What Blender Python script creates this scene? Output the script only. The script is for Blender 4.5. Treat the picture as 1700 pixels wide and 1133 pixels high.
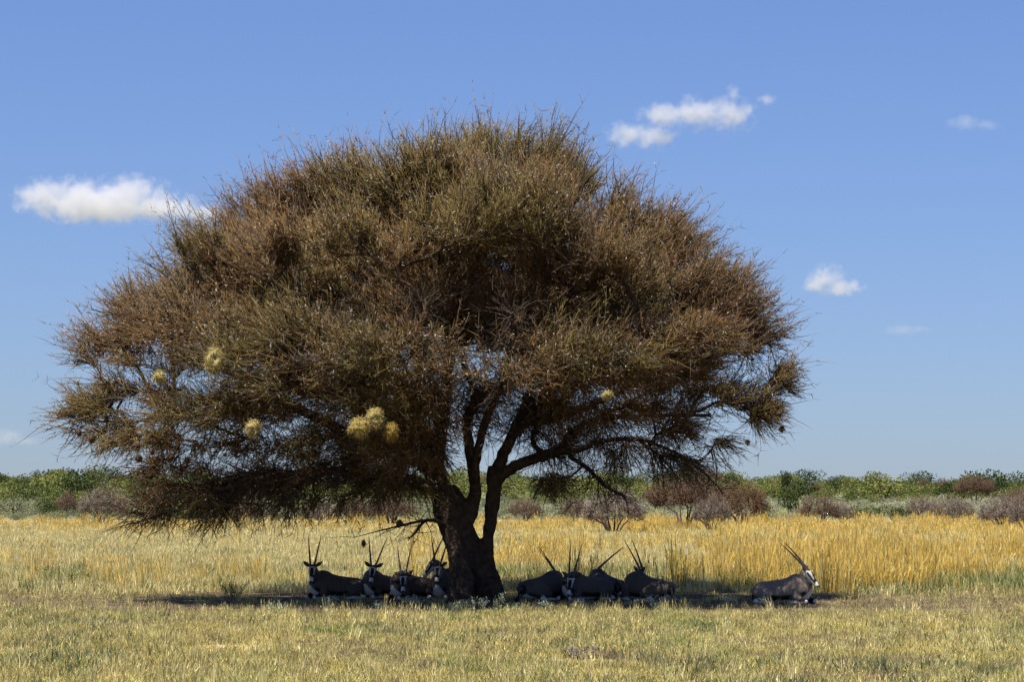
import bpy, math, random
import numpy as np
from mathutils import Vector, kdtree, noise as mnoise

for o in list(bpy.data.objects):
    bpy.data.objects.remove(o)
sc = bpy.context.scene
COL = sc.collection
R = math.radians
rng = np.random.default_rng(7)
random.seed(7)

# ------------------------------------------------------------------ camera
CAM_H = 2.2
FPX = 4000.0                      # focal length in photo pixels (1700 wide)
PITCH = math.atan((824 - 566.5) / FPX)
cam_d = bpy.data.cameras.new('camera')
cam = bpy.data.objects.new('camera', cam_d)
COL.objects.link(cam)
cam_d.sensor_width = 36.0
cam_d.lens = FPX / 1700 * 36
cam_d.clip_start = 0.5
cam_d.clip_end = 30000
cam.location = (0, 0, CAM_H)
cam.rotation_euler = (math.pi / 2 + PITCH, 0, 0)
sc.camera = cam

# ------------------------------------------------------------------ sky and sun
SUN_DIR = Vector((-1.5, -1.45, 5.0)).normalized()     # towards the sun
sun_el = math.asin(SUN_DIR.z)
sun_az = math.atan2(SUN_DIR.x, SUN_DIR.y)
world = bpy.data.worlds.new('World')
sc.world = world
world.use_nodes = True
wn = world.node_tree.nodes
wn.clear()
w_out = wn.new('ShaderNodeOutputWorld')
w_bg = wn.new('ShaderNodeBackground')
w_sky = wn.new('ShaderNodeTexSky')
w_sky.sky_type = 'NISHITA'
w_sky.sun_disc = False
w_sky.sun_elevation = sun_el
w_sky.sun_rotation = sun_az
w_sky.altitude = 1500
w_sky.air_density = 1.5
w_sky.dust_density = 3.0
w_sky.ozone_density = 5.0
w_tc = wn.new('ShaderNodeTexCoord')
w_add = wn.new('ShaderNodeVectorMath'); w_add.operation = 'ADD'; w_add.inputs[1].default_value = (0, 0, 0.036)
w_nrm = wn.new('ShaderNodeVectorMath'); w_nrm.operation = 'NORMALIZE'
world.node_tree.links.new(w_tc.outputs['Generated'], w_add.inputs[0])
world.node_tree.links.new(w_add.outputs[0], w_nrm.inputs[0])
world.node_tree.links.new(w_nrm.outputs[0], w_sky.inputs[0])
w_bg.inputs['Strength'].default_value = 0.0508
w_tint = wn.new('ShaderNodeMix'); w_tint.data_type = 'RGBA'; w_tint.blend_type = 'MULTIPLY'; w_tint.inputs[0].default_value = 1.0
w_tint.inputs[7].default_value = (0.72, 0.785, 1.07, 1)
world.node_tree.links.new(w_sky.outputs[0], w_tint.inputs[6])
world.node_tree.links.new(w_tint.outputs[2], w_bg.inputs['Color'])
world.node_tree.links.new(w_bg.outputs[0], w_out.inputs['Surface'])

sun_d = bpy.data.lights.new('sun', 'SUN')
sun_d.energy = 5.0
sun_d.angle = R(0.53)
sun_d.color = (1.0, 0.93, 0.80)
sun = bpy.data.objects.new('sun', sun_d)
COL.objects.link(sun)
sun.rotation_euler = SUN_DIR.to_track_quat('Z', 'Y').to_euler()
sun.location = (-20, 20, 60)

vs = sc.view_settings
vs.view_transform = 'Standard'
vs.look = 'None'
vs.exposure = 1.3
vs.gamma = 1.0
vs.use_curve_mapping = False
sc.cycles.max_bounces = 8
sc.cycles.diffuse_bounces = 3
sc.cycles.transparent_max_bounces = 8
sc.cycles.volume_bounces = 10
sc.cycles.volume_max_steps = 256
sc.cycles.use_denoising = True
sc.cycles.denoiser = 'OPENIMAGEDENOISE'
sc.cycles.denoising_input_passes = 'RGB_ALBEDO_NORMAL'
sc.cycles.denoising_prefilter = 'ACCURATE'


# ------------------------------------------------------------------ helpers
def at(px, py, D):
    """world point seen at photo pixel (px, py) at distance D along +Y"""
    a = PITCH + math.atan((566.5 - py) / FPX)
    x = (px - 850) / FPX * D / math.cos(PITCH) * 1.0
    return np.array([x, D, CAM_H + D * math.tan(a)])


def ground_at(px, py):
    """flat ground point seen at pixel"""
    a = PITCH + math.atan((566.5 - py) / FPX)
    D = CAM_H / -math.tan(a)
    return np.array([(px - 850) / FPX * D, D, 0.0])


def gz(x, y):
    x = np.asarray(x, float); y = np.asarray(y, float)
    t1 = np.clip((y - 210) / 100, 0, 1)
    t2 = np.clip((y - 290) / 140, 0, 1)
    s1 = t1 * t1 * (3 - 2 * t1)
    s2 = t2 * t2 * (3 - 2 * t2)
    side = np.clip(0.5 - x / 200, 0, 1)
    crest = np.clip((y - 440) / 400, 0, 1)
    lump = 0.35 * np.sin(x * 0.045 + 1.0) + 0.25 * np.sin(x * 0.11 + y * 0.02)
    return 1.6 * s1 + (1.5 + 1.5 * side + lump) * s2 - 7 * crest * crest


def mesh_np(name, v, f, col=None, smooth=False):
    """triangles/quads (all of one size) as a mesh; col per vertex"""
    v = np.ascontiguousarray(v, np.float32).reshape(-1, 3)
    f = np.ascontiguousarray(f, np.int32)
    n, k = f.shape
    me = bpy.data.meshes.new(name)
    me.vertices.add(len(v)); me.vertices.foreach_set('co', v.ravel())
    me.loops.add(n * k); me.loops.foreach_set('vertex_index', f.ravel())
    me.polygons.add(n)
    me.polygons.foreach_set('loop_start', np.arange(0, n * k, k, dtype=np.int32))
    me.polygons.foreach_set('loop_total', np.full(n, k, np.int32))
    if smooth:
        me.polygons.foreach_set('use_smooth', np.ones(n, bool))
    me.update(calc_edges=True)
    me.validate()
    if col is not None:
        set_col(me, col)
    return me


def set_col(me, col):
    a = me.color_attributes.new('Col', 'FLOAT_COLOR', 'POINT')
    c = np.ones((len(me.vertices), 4), np.float32)
    c[:, :3] = col
    a.data.foreach_set('color', c.ravel())


def obj(name, me, mat=None, parent=None, loc=None):
    o = bpy.data.objects.new(name, me)
    COL.objects.link(o)
    if mat is not None and me is not None and not me.materials:
        me.materials.append(mat)
    if parent is not None:
        o.parent = parent
    if loc is not None:
        o.location = loc
    return o


def tag(o, label=None, cat=None, group=None, kind=None):
    if label: o['label'] = label
    if cat: o['category'] = cat
    if group: o['group'] = group
    if kind: o['kind'] = kind
    return o


def copy_tree(o, parent=None):
    c = o.copy(); COL.objects.link(c); c.parent = parent
    for ch in list(o.children):
        copy_tree(ch, c)
    return c


def norm(a):
    return a / np.maximum(np.linalg.norm(a, axis=-1, keepdims=True), 1e-9)


def tubes(P, Rd, col, sides=3, tip=True):
    """batch of tapered tubes. P (n,k,3), Rd (n,k), col (n,k,3) -> verts, tris, colours"""
    n, k, _ = P.shape
    T = norm(P[:, -1] - P[:, 0])
    ref = rng.normal(size=(n, 3))
    U = norm(np.cross(T, ref)); V = np.cross(T, U)
    ang = np.arange(sides) * 2 * math.pi / sides
    kr = k - 1 if tip else k
    ring = (U[:, None, None, :] * np.cos(ang)[None, None, :, None] + V[:, None, None, :] * np.sin(ang)[None, None, :, None])
    rings = P[:, :kr, None, :] + ring * Rd[:, :kr, None, None]
    per = kr * sides + (1 if tip else 0)
    verts = np.empty((n, per, 3)); cols = np.empty((n, per, 3))
    verts[:, :kr * sides] = rings.reshape(n, -1, 3)
    cols[:, :kr * sides] = np.repeat(col[:, :kr], sides, axis=1)
    if tip:
        verts[:, -1] = P[:, -1]; cols[:, -1] = col[:, -1]
    tri = []
    for i in range(kr - 1):
        for s in range(sides):
            a = i * sides + s; b = i * sides + (s + 1) % sides
            c = a + sides; d = b + sides
            tri += [(a, b, d), (a, d, c)]
    if tip:
        for s in range(sides):
            tri.append(((kr - 1) * sides + s, (kr - 1) * sides + (s + 1) % sides, per - 1))
    tri = np.array(tri)
    F = (tri[None] + (np.arange(n) * per)[:, None, None]).reshape(-1, 3)
    return verts.reshape(-1, 3), F, cols.reshape(-1, 3)


def merge(parts):
    vs_, fs_, cs_ = [], [], []
    off = 0
    for v, f, c in parts:
        vs_.append(v); fs_.append(f + off); cs_.append(c); off += len(v)
    return np.concatenate(vs_), np.concatenate(fs_), np.concatenate(cs_)


def slivers(base, direc, length, width, col):
    """single long triangles (thorns, tiny leaves)"""
    n = len(base)
    side = norm(np.cross(direc, rng.normal(size=(n, 3))))
    v = np.empty((n, 3, 3))
    v[:, 0] = base - side * width[:, None] * 0.5
    v[:, 1] = base + side * width[:, None] * 0.5
    v[:, 2] = base + direc * length[:, None]
    return v.reshape(-1, 3), np.arange(n * 3).reshape(-1, 3), np.repeat(col, 3, axis=0)


def leaf_quads(base, direc, length, width, col):
    """small diamond leaves"""
    n = len(base)
    side = norm(np.cross(direc, rng.normal(size=(n, 3))))
    v = np.empty((n, 4, 3))
    m = base + direc * (length * 0.5)[:, None]
    v[:, 0] = base; v[:, 1] = m + side * width[:, None] * .5
    v[:, 2] = base + direc * length[:, None]; v[:, 3] = m - side * width[:, None] * .5
    i = np.arange(n)[:, None] * 4
    f = np.concatenate([i + [[0, 1, 2]], i + [[0, 2, 3]]])
    return v.reshape(-1, 3), f, np.repeat(col, 4, axis=0)


# ------------------------------------------------------------------ materials
def new_mat(name):
    m = bpy.data.materials.new(name)
    m.use_nodes = True
    m.node_tree.nodes.clear()
    return m, m.node_tree.nodes, m.node_tree.links


def ramp(nodes, stops):
    r = nodes.new('ShaderNodeValToRGB')
    e = r.color_ramp.elements
    while len(e) > len(stops): e.remove(e[-1])
    while len(e) < len(stops): e.new(0.5)
    for i, (p, c) in enumerate(stops):
        e[i].position = p; e[i].color = (*c, 1)
    return r


def mat_col(name, rough=0.85, trans=0.0, spec=0.2, var=0.0, gain=1.0, bump=0.0, bump_scale=40, inst_var=0.0):
    """colour from the mesh's own 'Col' attribute, optional fine noise, random per object, translucency"""
    m, N, L = new_mat(name)
    out = N.new('ShaderNodeOutputMaterial')
    at_ = N.new('ShaderNodeAttribute'); at_.attribute_name = 'Col'
    c = at_.outputs['Color']
    if var or inst_var:
        hsv = N.new('ShaderNodeHueSaturation')
        L.new(c, hsv.inputs['Color'])
        val = None
        if var:
            tc = N.new('ShaderNodeTexCoord'); nz = N.new('ShaderNodeTexNoise')
            nz.inputs['Scale'].default_value = bump_scale; nz.inputs['Detail'].default_value = 4
            L.new(tc.outputs['Object'], nz.inputs['Vector'])
            mr = N.new('ShaderNodeMapRange')
            mr.inputs['From Min'].default_value = 0.3; mr.inputs['From Max'].default_value = 0.7
            mr.inputs['To Min'].default_value = gain * (1 - var); mr.inputs['To Max'].default_value = gain * (1 + var)
            L.new(nz.outputs['Fac'], mr.inputs['Value'])
            val = mr.outputs[0]
        if inst_var:
            oi = N.new('ShaderNodeObjectInfo')
            mr2 = N.new('ShaderNodeMapRange')
            mr2.inputs['To Min'].default_value = 1 - inst_var; mr2.inputs['To Max'].default_value = 1 + inst_var
            L.new(oi.outputs['Random'], mr2.inputs['Value'])
            if val is None:
                val = mr2.outputs[0]
            else:
                mu = N.new('ShaderNodeMath'); mu.operation = 'MULTIPLY'
                L.new(val, mu.inputs[0]); L.new(mr2.outputs[0], mu.inputs[1]); val = mu.outputs[0]
        L.new(val, hsv.inputs['Value'])
        c = hsv.outputs['Color']
    b = N.new('ShaderNodeBsdfPrincipled')
    b.inputs['Roughness'].default_value = rough
    b.inputs['Specular IOR Level'].default_value = spec
    L.new(c, b.inputs['Base Color'])
    if bump:
        tc2 = N.new('ShaderNodeTexCoord'); n2 = N.new('ShaderNodeTexNoise')
        n2.inputs['Scale'].default_value = bump_scale * 1.5; n2.inputs['Detail'].default_value = 5
        L.new(tc2.outputs['Object'], n2.inputs['Vector'])
        bp = N.new('ShaderNodeBump'); bp.inputs['Strength'].default_value = bump; bp.inputs['Distance'].default_value = 0.03
        L.new(n2.outputs['Fac'], bp.inputs['Height']); L.new(bp.outputs[0], b.inputs['Normal'])
    sh = b.outputs[0]
    if trans:
        t = N.new('ShaderNodeBsdfTranslucent'); L.new(c, t.inputs['Color'])
        mx = N.new('ShaderNodeMixShader'); mx.inputs[0].default_value = trans
        L.new(b.outputs[0], mx.inputs[1]); L.new(t.outputs[0], mx.inputs[2]); sh = mx.outputs[0]
    L.new(sh, out.inputs['Surface'])
    return m


def mat_grass(name, trans=0.25, patches=((0, (1, 1, 1)), (1, (1, 1, 1))), scale=0.12, inst_var=0.3, stretch=1.0):
    """blade colour attribute multiplied by a slow world-space patch colour"""
    m, N, L = new_mat(name)
    out = N.new('ShaderNodeOutputMaterial')
    a = N.new('ShaderNodeAttribute'); a.attribute_name = 'Col'
    g = N.new('ShaderNodeNewGeometry')
    mp = N.new('ShaderNodeMapping'); mp.inputs['Scale'].default_value = (1, 1 / stretch, 1)
    L.new(g.outputs['Position'], mp.inputs['Vector'])
    nz = N.new('ShaderNodeTexNoise'); nz.inputs['Scale'].default_value = scale
    nz.inputs['Detail'].default_value = 5; nz.inputs['Roughness'].default_value = 0.6
    L.new(mp.outputs[0], nz.inputs['Vector'])
    rp = ramp(N, patches); L.new(nz.outputs['Fac'], rp.inputs[0])
    mul = N.new('ShaderNodeMix'); mul.data_type = 'RGBA'; mul.blend_type = 'MULTIPLY'; mul.inputs[0].default_value = 1
    L.new(a.outputs['Color'], mul.inputs[6]); L.new(rp.outputs[0], mul.inputs[7])
    oi = N.new('ShaderNodeObjectInfo')
    mr = N.new('ShaderNodeMapRange'); mr.inputs['To Min'].default_value = 1 - inst_var; mr.inputs['To Max'].default_value = 1 + inst_var
    L.new(oi.outputs['Random'], mr.inputs['Value'])
    hsv = N.new('ShaderNodeHueSaturation'); L.new(mul.outputs[2], hsv.inputs['Color']); L.new(mr.outputs[0], hsv.inputs['Value'])
    b = N.new('ShaderNodeBsdfPrincipled'); b.inputs['Roughness'].default_value = 0.7; b.inputs['Specular IOR Level'].default_value = 0.15
    L.new(hsv.outputs[0], b.inputs['Base Color'])
    t = N.new('ShaderNodeBsdfTranslucent'); L.new(hsv.outputs[0], t.inputs['Color'])
    mx = N.new('ShaderNodeMixShader'); mx.inputs[0].default_value = trans
    L.new(b.outputs[0], mx.inputs[1]); L.new(t.outputs[0], mx.inputs[2])
    L.new(mx.outputs[0], out.inputs['Surface'])
    return m


M_twig = mat_col('twig', rough=0.75, spec=0.25)
M_thorn = mat_col('thorn', rough=0.55, spec=0.4)
M_leaf = mat_col('leaf', rough=0.7, trans=0.25)
M_bush = mat_col('bush_leaf', rough=0.75, trans=0.25, inst_var=0.18)
M_dry = mat_col('dry_bush_twig', rough=0.85, inst_var=0.12)
M_bark = mat_col('bark', rough=0.95, spec=0.1, var=0.45, bump=0.9, bump_scale=9)
M_hide = mat_col('hide', rough=0.8, spec=0.15, var=0.14, bump=0.25, bump_scale=22)
M_horn = mat_col('horn', rough=0.45, spec=0.4)
M_straw = mat_col('straw', rough=0.7, trans=0.15)
M_herb = mat_col('herb', rough=0.7, trans=0.25)
M_short = mat_grass('short_grass', 0.32, ((0.30, (0.62, 0.72, 0.54)), (0.43, (0.88, 0.89, 0.84)), (0.57, (0.99, 0.94, 0.86)), (0.70, (0.74, 0.78, 0.74))), 0.55, 0.3, 3.0)
M_tall = mat_grass('tall_grass', 0.35, ((0.30, (0.80, 0.86, 0.80)), (0.43, (1.0, 1.0, 1.02)), (0.55, (1.0, 0.98, 0.93)), (0.68, (1.0, 0.91, 0.76))), 0.32, 0.22, 3.0)

# ground -----------------------------------------------------------
m_ground, N, L = new_mat('ground')
out = N.new('ShaderNodeOutputMaterial'); b = N.new('ShaderNodeBsdfPrincipled')
b.inputs['Roughness'].default_value = 0.95; b.inputs['Specular IOR Level'].default_value = 0.05
g = N.new('ShaderNodeNewGeometry')
n1 = N.new('ShaderNodeTexNoise'); n1.inputs['Scale'].default_value = 0.35; n1.inputs['Detail'].default_value = 8; n1.inputs['Roughness'].default_value = 0.65
n2 = N.new('ShaderNodeTexNoise'); n2.inputs['Scale'].default_value = 7.0; n2.inputs['Detail'].default_value = 8; n2.inputs['Roughness'].default_value = 0.7
L.new(g.outputs['Position'], n1.inputs['Vector']); L.new(g.outputs['Position'], n2.inputs['Vector'])
r1 = ramp(N, ((0.30, (0.055, 0.041, 0.025)), (0.48, (0.095, 0.073, 0.045)), (0.66, (0.16, 0.13, 0.085))))
L.new(n1.outputs['Fac'], r1.inputs[0])
r2 = ramp(N, ((0.35, (0.55, 0.52, 0.48)), (0.55, (1, 1, 1)), (0.75, (1.3, 1.25, 1.1))))
L.new(n2.outputs['Fac'], r2.inputs[0])
mx = N.new('ShaderNodeMix'); mx.data_type = 'RGBA'; mx.blend_type = 'MULTIPLY'; mx.inputs[0].default_value = 1
L.new(r1.outputs[0], mx.inputs[6]); L.new(r2.outputs[0], mx.inputs[7])
# trampled soil in a strip below the tree, its colour darkened to deepen the crown's shadow; straw litter and sand outside it
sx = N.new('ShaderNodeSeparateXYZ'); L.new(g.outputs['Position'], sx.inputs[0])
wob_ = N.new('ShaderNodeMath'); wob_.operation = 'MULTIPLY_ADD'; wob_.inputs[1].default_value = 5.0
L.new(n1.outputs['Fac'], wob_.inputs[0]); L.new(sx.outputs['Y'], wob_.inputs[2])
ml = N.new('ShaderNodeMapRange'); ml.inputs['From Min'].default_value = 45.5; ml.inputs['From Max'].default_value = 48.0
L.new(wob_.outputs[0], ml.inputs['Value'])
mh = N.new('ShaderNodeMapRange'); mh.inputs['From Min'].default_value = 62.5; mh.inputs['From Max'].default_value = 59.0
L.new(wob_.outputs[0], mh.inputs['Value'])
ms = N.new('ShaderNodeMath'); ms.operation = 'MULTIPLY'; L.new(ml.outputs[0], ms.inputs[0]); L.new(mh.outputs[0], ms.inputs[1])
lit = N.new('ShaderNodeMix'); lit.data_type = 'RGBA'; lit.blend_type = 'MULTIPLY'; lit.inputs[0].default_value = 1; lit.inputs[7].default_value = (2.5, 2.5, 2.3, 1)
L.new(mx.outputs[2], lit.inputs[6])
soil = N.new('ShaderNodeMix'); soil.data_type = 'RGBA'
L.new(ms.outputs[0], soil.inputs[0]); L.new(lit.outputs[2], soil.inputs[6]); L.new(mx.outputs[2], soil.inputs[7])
# far savanna floor: greener beyond the grass flat
mr = N.new('ShaderNodeMapRange'); mr.inputs['From Min'].default_value = 205; mr.inputs['From Max'].default_value = 235
L.new(sx.outputs['Y'], mr.inputs['Value'])
mx2 = N.new('ShaderNodeMix'); mx2.data_type = 'RGBA'
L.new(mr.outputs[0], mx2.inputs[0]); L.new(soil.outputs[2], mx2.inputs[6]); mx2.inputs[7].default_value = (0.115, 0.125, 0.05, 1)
bp = N.new('ShaderNodeBump'); bp.inputs['Strength'].default_value = 0.7; bp.inputs['Distance'].default_value = 0.05
L.new(n2.outputs['Fac'], bp.inputs['Height']); L.new(bp.outputs[0], b.inputs['Normal'])
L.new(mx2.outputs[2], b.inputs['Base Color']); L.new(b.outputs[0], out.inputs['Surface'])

ys = np.concatenate([np.linspace(-60, 20, 5), np.linspace(24, 120, 60), np.linspace(124, 480, 80), np.geomspace(500, 9000, 30)])
xs = np.concatenate([-np.geomspace(120, 6000, 20)[::-1], np.linspace(-115, 115, 90), np.geomspace(120, 6000, 20)])
XX, YY = np.meshgrid(xs, ys)
ZZ = gz(XX, YY)
near = (YY < 130) & (np.abs(XX) < 60)
ZZ = ZZ + np.where(near, 0.0, 0.0)
nv = len(xs)
ii = (np.arange(len(ys) - 1)[:, None] * nv + np.arange(nv - 1)[None]).ravel()
gf = np.stack([ii, ii + 1, ii + nv + 1, ii + nv], 1)
gme = mesh_np('savanna_ground', np.stack([XX, YY, ZZ], -1).reshape(-1, 3), gf, smooth=True)
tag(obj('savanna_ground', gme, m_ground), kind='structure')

# ------------------------------------------------------------------ scatter by geometry nodes
def scatter(name, protos, pts, rot, scl, idx, kind='stuff', label=None, cat=None):
    col = bpy.data.collections.new(name + '_kit')
    for i, me in enumerate(protos):
        col.objects.link(bpy.data.objects.new('tuft_%02d_%s' % (i, me.name), me))
    me = bpy.data.meshes.new(name)
    me.vertices.add(len(pts)); me.vertices.foreach_set('co', np.ascontiguousarray(pts, np.float32).ravel())
    a = me.attributes.new('rot', 'FLOAT_VECTOR', 'POINT'); a.data.foreach_set('vector', np.ascontiguousarray(rot, np.float32).ravel())
    a = me.attributes.new('scl', 'FLOAT_VECTOR', 'POINT'); a.data.foreach_set('vector', np.ascontiguousarray(scl, np.float32).ravel())
    a = me.attributes.new('idx', 'INT', 'POINT'); a.data.foreach_set('value', np.ascontiguousarray(idx, np.int32))
    o = obj(name, me)
    ng = bpy.data.node_groups.new(name, 'GeometryNodeTree')
    ng.interface.new_socket('Geometry', in_out='INPUT', socket_type='NodeSocketGeometry')
    ng.interface.new_socket('Geometry', in_out='OUTPUT', socket_type='NodeSocketGeometry')
    gi = ng.nodes.new('NodeGroupInput'); go = ng.nodes.new('NodeGroupOutput')
    ci = ng.nodes.new('GeometryNodeCollectionInfo')
    ci.inputs['Collection'].default_value = col
    ci.inputs['Separate Children'].default_value = True
    ci.inputs['Reset Children'].default_value = True
    ip = ng.nodes.new('GeometryNodeInstanceOnPoints'); ip.inputs['Pick Instance'].default_value = True
    def na(n, t):
        x = ng.nodes.new('GeometryNodeInputNamedAttribute'); x.data_type = t; x.inputs['Name'].default_value = n
        return x.outputs['Attribute']
    lk = ng.links.new
    lk(gi.outputs[0], ip.inputs['Points']); lk(ci.outputs[0], ip.inputs['Instance'])
    lk(na('idx', 'INT'), ip.inputs['Instance Index'])
    e2r = ng.nodes.new('FunctionNodeEulerToRotation')
    lk(na('rot', 'FLOAT_VECTOR'), e2r.inputs[0]); lk(e2r.outputs[0], ip.inputs['Rotation'])
    lk(na('scl', 'FLOAT_VECTOR'), ip.inputs['Scale'])
    lk(ip.outputs[0], go.inputs[0])
    md = o.modifiers.new('scatter', 'NODES'); md.node_group = ng
    tag(o, label, cat, kind=kind)
    return o


def tuft(name, nb, h, spread, wid, cols, lean=0.35, mat=None, hv=0.4, heads=0.0):
    """a grass tuft of nb bent blades"""
    a = rng.uniform(0, 2 * math.pi, nb); r = spread * np.sqrt(rng.uniform(0, 1, nb))
    base = np.stack([r * np.cos(a), r * np.sin(a), np.full(nb, -0.02)], 1)
    hh = h * rng.uniform(1 - hv, 1 + hv, nb)
    la = rng.uniform(0, 2 * math.pi, nb); lm = lean * np.abs(rng.normal(0, 0.7, nb))
    lv = np.stack([np.cos(la) * lm, np.sin(la) * lm, np.ones(nb)], 1)
    mid = base + norm(lv) * (hh * 0.55)[:, None]
    lv2 = lv * [2.2, 2.2, 1]
    tip_ = mid + norm(lv2) * (hh * 0.5)[:, None]
    sa = rng.uniform(0, math.pi, nb)
    sd = np.stack([np.cos(sa), np.sin(sa), np.zeros(nb)], 1) * (wid * rng.uniform(0.6, 1.4, nb))[:, None] * 0.5
    v = np.stack([base - sd, base + sd, mid + sd * .8, mid - sd * .8, tip_], 1)
    i = np.arange(nb)[:, None] * 5
    f = np.concatenate([i + [[0, 1, 2]], i + [[0, 2, 3]], i + [[3, 2, 4]]])
    cols = np.array(cols)
    c = cols[rng.integers(0, len(cols), nb)] * rng.uniform(0.75, 1.2, (nb, 1))
    cc = np.repeat(c[:, None], 5, 1)
    parts = [(v.reshape(-1, 3), f, cc.reshape(-1, 3))]
    if heads:
        k = rng.uniform(size=nb) < heads
        if k.any():
            parts.append(slivers(mid[k] + (tip_ - mid)[k] * .5, norm(tip_ - mid)[k], np.full(k.sum(), h * .3), np.full(k.sum(), wid * 1.8), c[k] * 1.1))
    v, f, c = merge(parts)
    me = mesh_np(name, v, f, c)
    me.materials.append(mat)
    return me


STRAW = [(0.52, 0.45, 0.185), (0.46, 0.38, 0.14), (0.52, 0.46, 0.215), (0.40, 0.37, 0.13), (0.36, 0.36, 0.125)]
GOLD = [(0.57, 0.44, 0.135), (0.53, 0.38, 0.09), (0.59, 0.48, 0.17), (0.47, 0.32, 0.07)]
PALE = [(0.55, 0.485, 0.235), (0.52, 0.45, 0.20), (0.58, 0.52, 0.28), (0.47, 0.42, 0.185)]
GREEN = [(0.12, 0.155, 0.04), (0.15, 0.18, 0.055), (0.10, 0.135, 0.03), (0.26, 0.245, 0.09)]
GREY = [(0.17, 0.18, 0.105), (0.21, 0.21, 0.13), (0.145, 0.16, 0.085)]


def fr_points(n, y0, y1, margin=1.12, power=1.0):
    """ground points spread evenly over the visible wedge"""
    u = rng.uniform(0, 1, n)
    y = np.sqrt(y0 ** 2 + u * (y1 ** 2 - y0 ** 2)) if power == 1 else y0 + (y1 - y0) * u ** power
    x = rng.uniform(-1, 1, n) * y * 0.2125 * margin + rng.uniform(-.5, .5, n)
    return x, y


def fbm(x, y, s, seed=0.0):
    return np.array([mnoise.fractal(Vector((a * s + seed, b * s + seed, seed)), 1.0, 2.0, 3) for a, b in zip(x, y)])


def rot_scl(n, lo, hi, zlo=1, zhi=1, tilt=0.12):
    rot = np.stack([rng.normal(0, tilt, n), rng.normal(0, tilt, n), rng.uniform(0, 6.28, n)], 1)
    s = rng.uniform(lo, hi, n)
    scl = np.stack([s, s, s * rng.uniform(zlo, zhi, n)], 1)
    return rot, scl


# bare strip under the tree (trampled earth, litter)
def bare(x, y):
    wob = 1.1 * np.sin(x * .55 + 1) + .8 * np.sin(x * 1.3)
    y_lo = 44.9 + 0.45 * wob
    y_hi = 58.0 + 0.6 * wob - 0.010 * (x - 0.5) ** 2
    e = np.minimum((y - y_lo) / 1.2, (y_hi - y) / 2.2)
    side = np.clip((11.0 - np.abs(x + .3)) / 4.5, 0.0, 1)
    return np.clip(e, 0, 1) * (0.30 + 0.70 * side)


# foreground: short, dry, mixed
short = [tuft('short_tuft', 34, .085, .14, .008, STRAW, .8, M_short),
         tuft('short_tuft', 30, .115, .12, .0075, STRAW, .65, M_short, heads=.3),
         tuft('short_tuft', 36, .065, .16, .009, STRAW + GREY, 1.1, M_short),
         tuft('short_tuft', 34, .085, .13, .009, STRAW[:2] + GREEN, .7, M_short),
         tuft('short_tuft', 36, .07, .16, .010, GREY + STRAW[3:], 1.2, M_short),
         tuft('short_tuft', 18, .19, .08, .007, PALE, .35, M_short, heads=.5),
         tuft('litter_tuft', 22, .03, .20, .010, [(.10, .075, .045), (.15, .115, .07), (.08, .058, .035)], 2.4, M_short),  # litter, its colours lowered to deepen the crown's shadow
         tuft('dry_clump', 30, .08, .15, .009, [(.20, .15, .095), (.26, .205, .135), (.30, .25, .15)], 1.0, M_short),
         tuft('weed_clump', 60, .12, .24, .014, GREY + [(.12, .15, .075), (.15, .18, .09)], 1.2, M_short),
         tuft('dead_clump', 40, .12, .22, .009, [(.17, .14, .11), (.22, .185, .15), (.12, .09, .07)], 1.3, M_short)]
n = 60000
x, y = fr_points(n, 24, 60, 1.15)
bb = bare(x, y)
fz = fbm(x, y, .5, 3.1)
keep = rng.uniform(size=n) > np.minimum(bb * 1.15, .80)
# a few open sandy patches in the foreground
for (px, py, rx, ry) in ((370, 1077, .8, .8), (30, 1082, .6, .6), (130, 1084, .8, .5), (955, 1100, .7, .6), (1310, 1022, .9, .8), (1580, 1015, 1.6, 1.2), (1240, 1062, .5, .5)):
    gp = ground_at(px, py)
    keep &= (((x - gp[0]) / rx) ** 2 + ((y - gp[1]) / ry) ** 2 > rng.uniform(.5, 1.3, n))
keep &= ~((y > 54) & (rng.uniform(size=n) < .4))
x, y, fz, bb = x[keep], y[keep], fz[keep], bb[keep]
n = len(x)
idx = rng.choice([0, 1, 2, 5], n, p=[.34, .30, .26, .10])
q = rng.uniform(size=n)
idx = np.where((fz < -.05) & (q < .55), 3, idx)
idx = np.where((fz > .10) & (q < .6), 4, idx)
fz2 = fbm(x, y * .6, .9, 21.3)
idx = np.where((fz2 > .25) & (rng.uniform(size=n) < .6), 7, idx)
idx = np.where((fz2 < -.28) & (rng.uniform(size=n) < .5), 3, idx)
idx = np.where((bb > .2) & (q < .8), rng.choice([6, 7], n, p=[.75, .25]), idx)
fz3 = fbm(x, y * .5, .25, 44.)
idx = np.where((rng.uniform(size=n) < np.clip(.006 + .13 * fz3, .003, .06)) & (bb < .3), 8, idx)
idx = np.where((rng.uniform(size=n) < np.clip(.003 - .06 * fz3, .001, .02)) & (bb < .5), 9, idx)
rot, scl = rot_scl(n, .7, 1.4, .75, 1.3)
scatter('short_grass', short, np.stack([x, y, np.zeros(n)], 1), rot, scl, idx, 'stuff', 'short dry straw-coloured grass across the foreground', 'grass')

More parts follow.
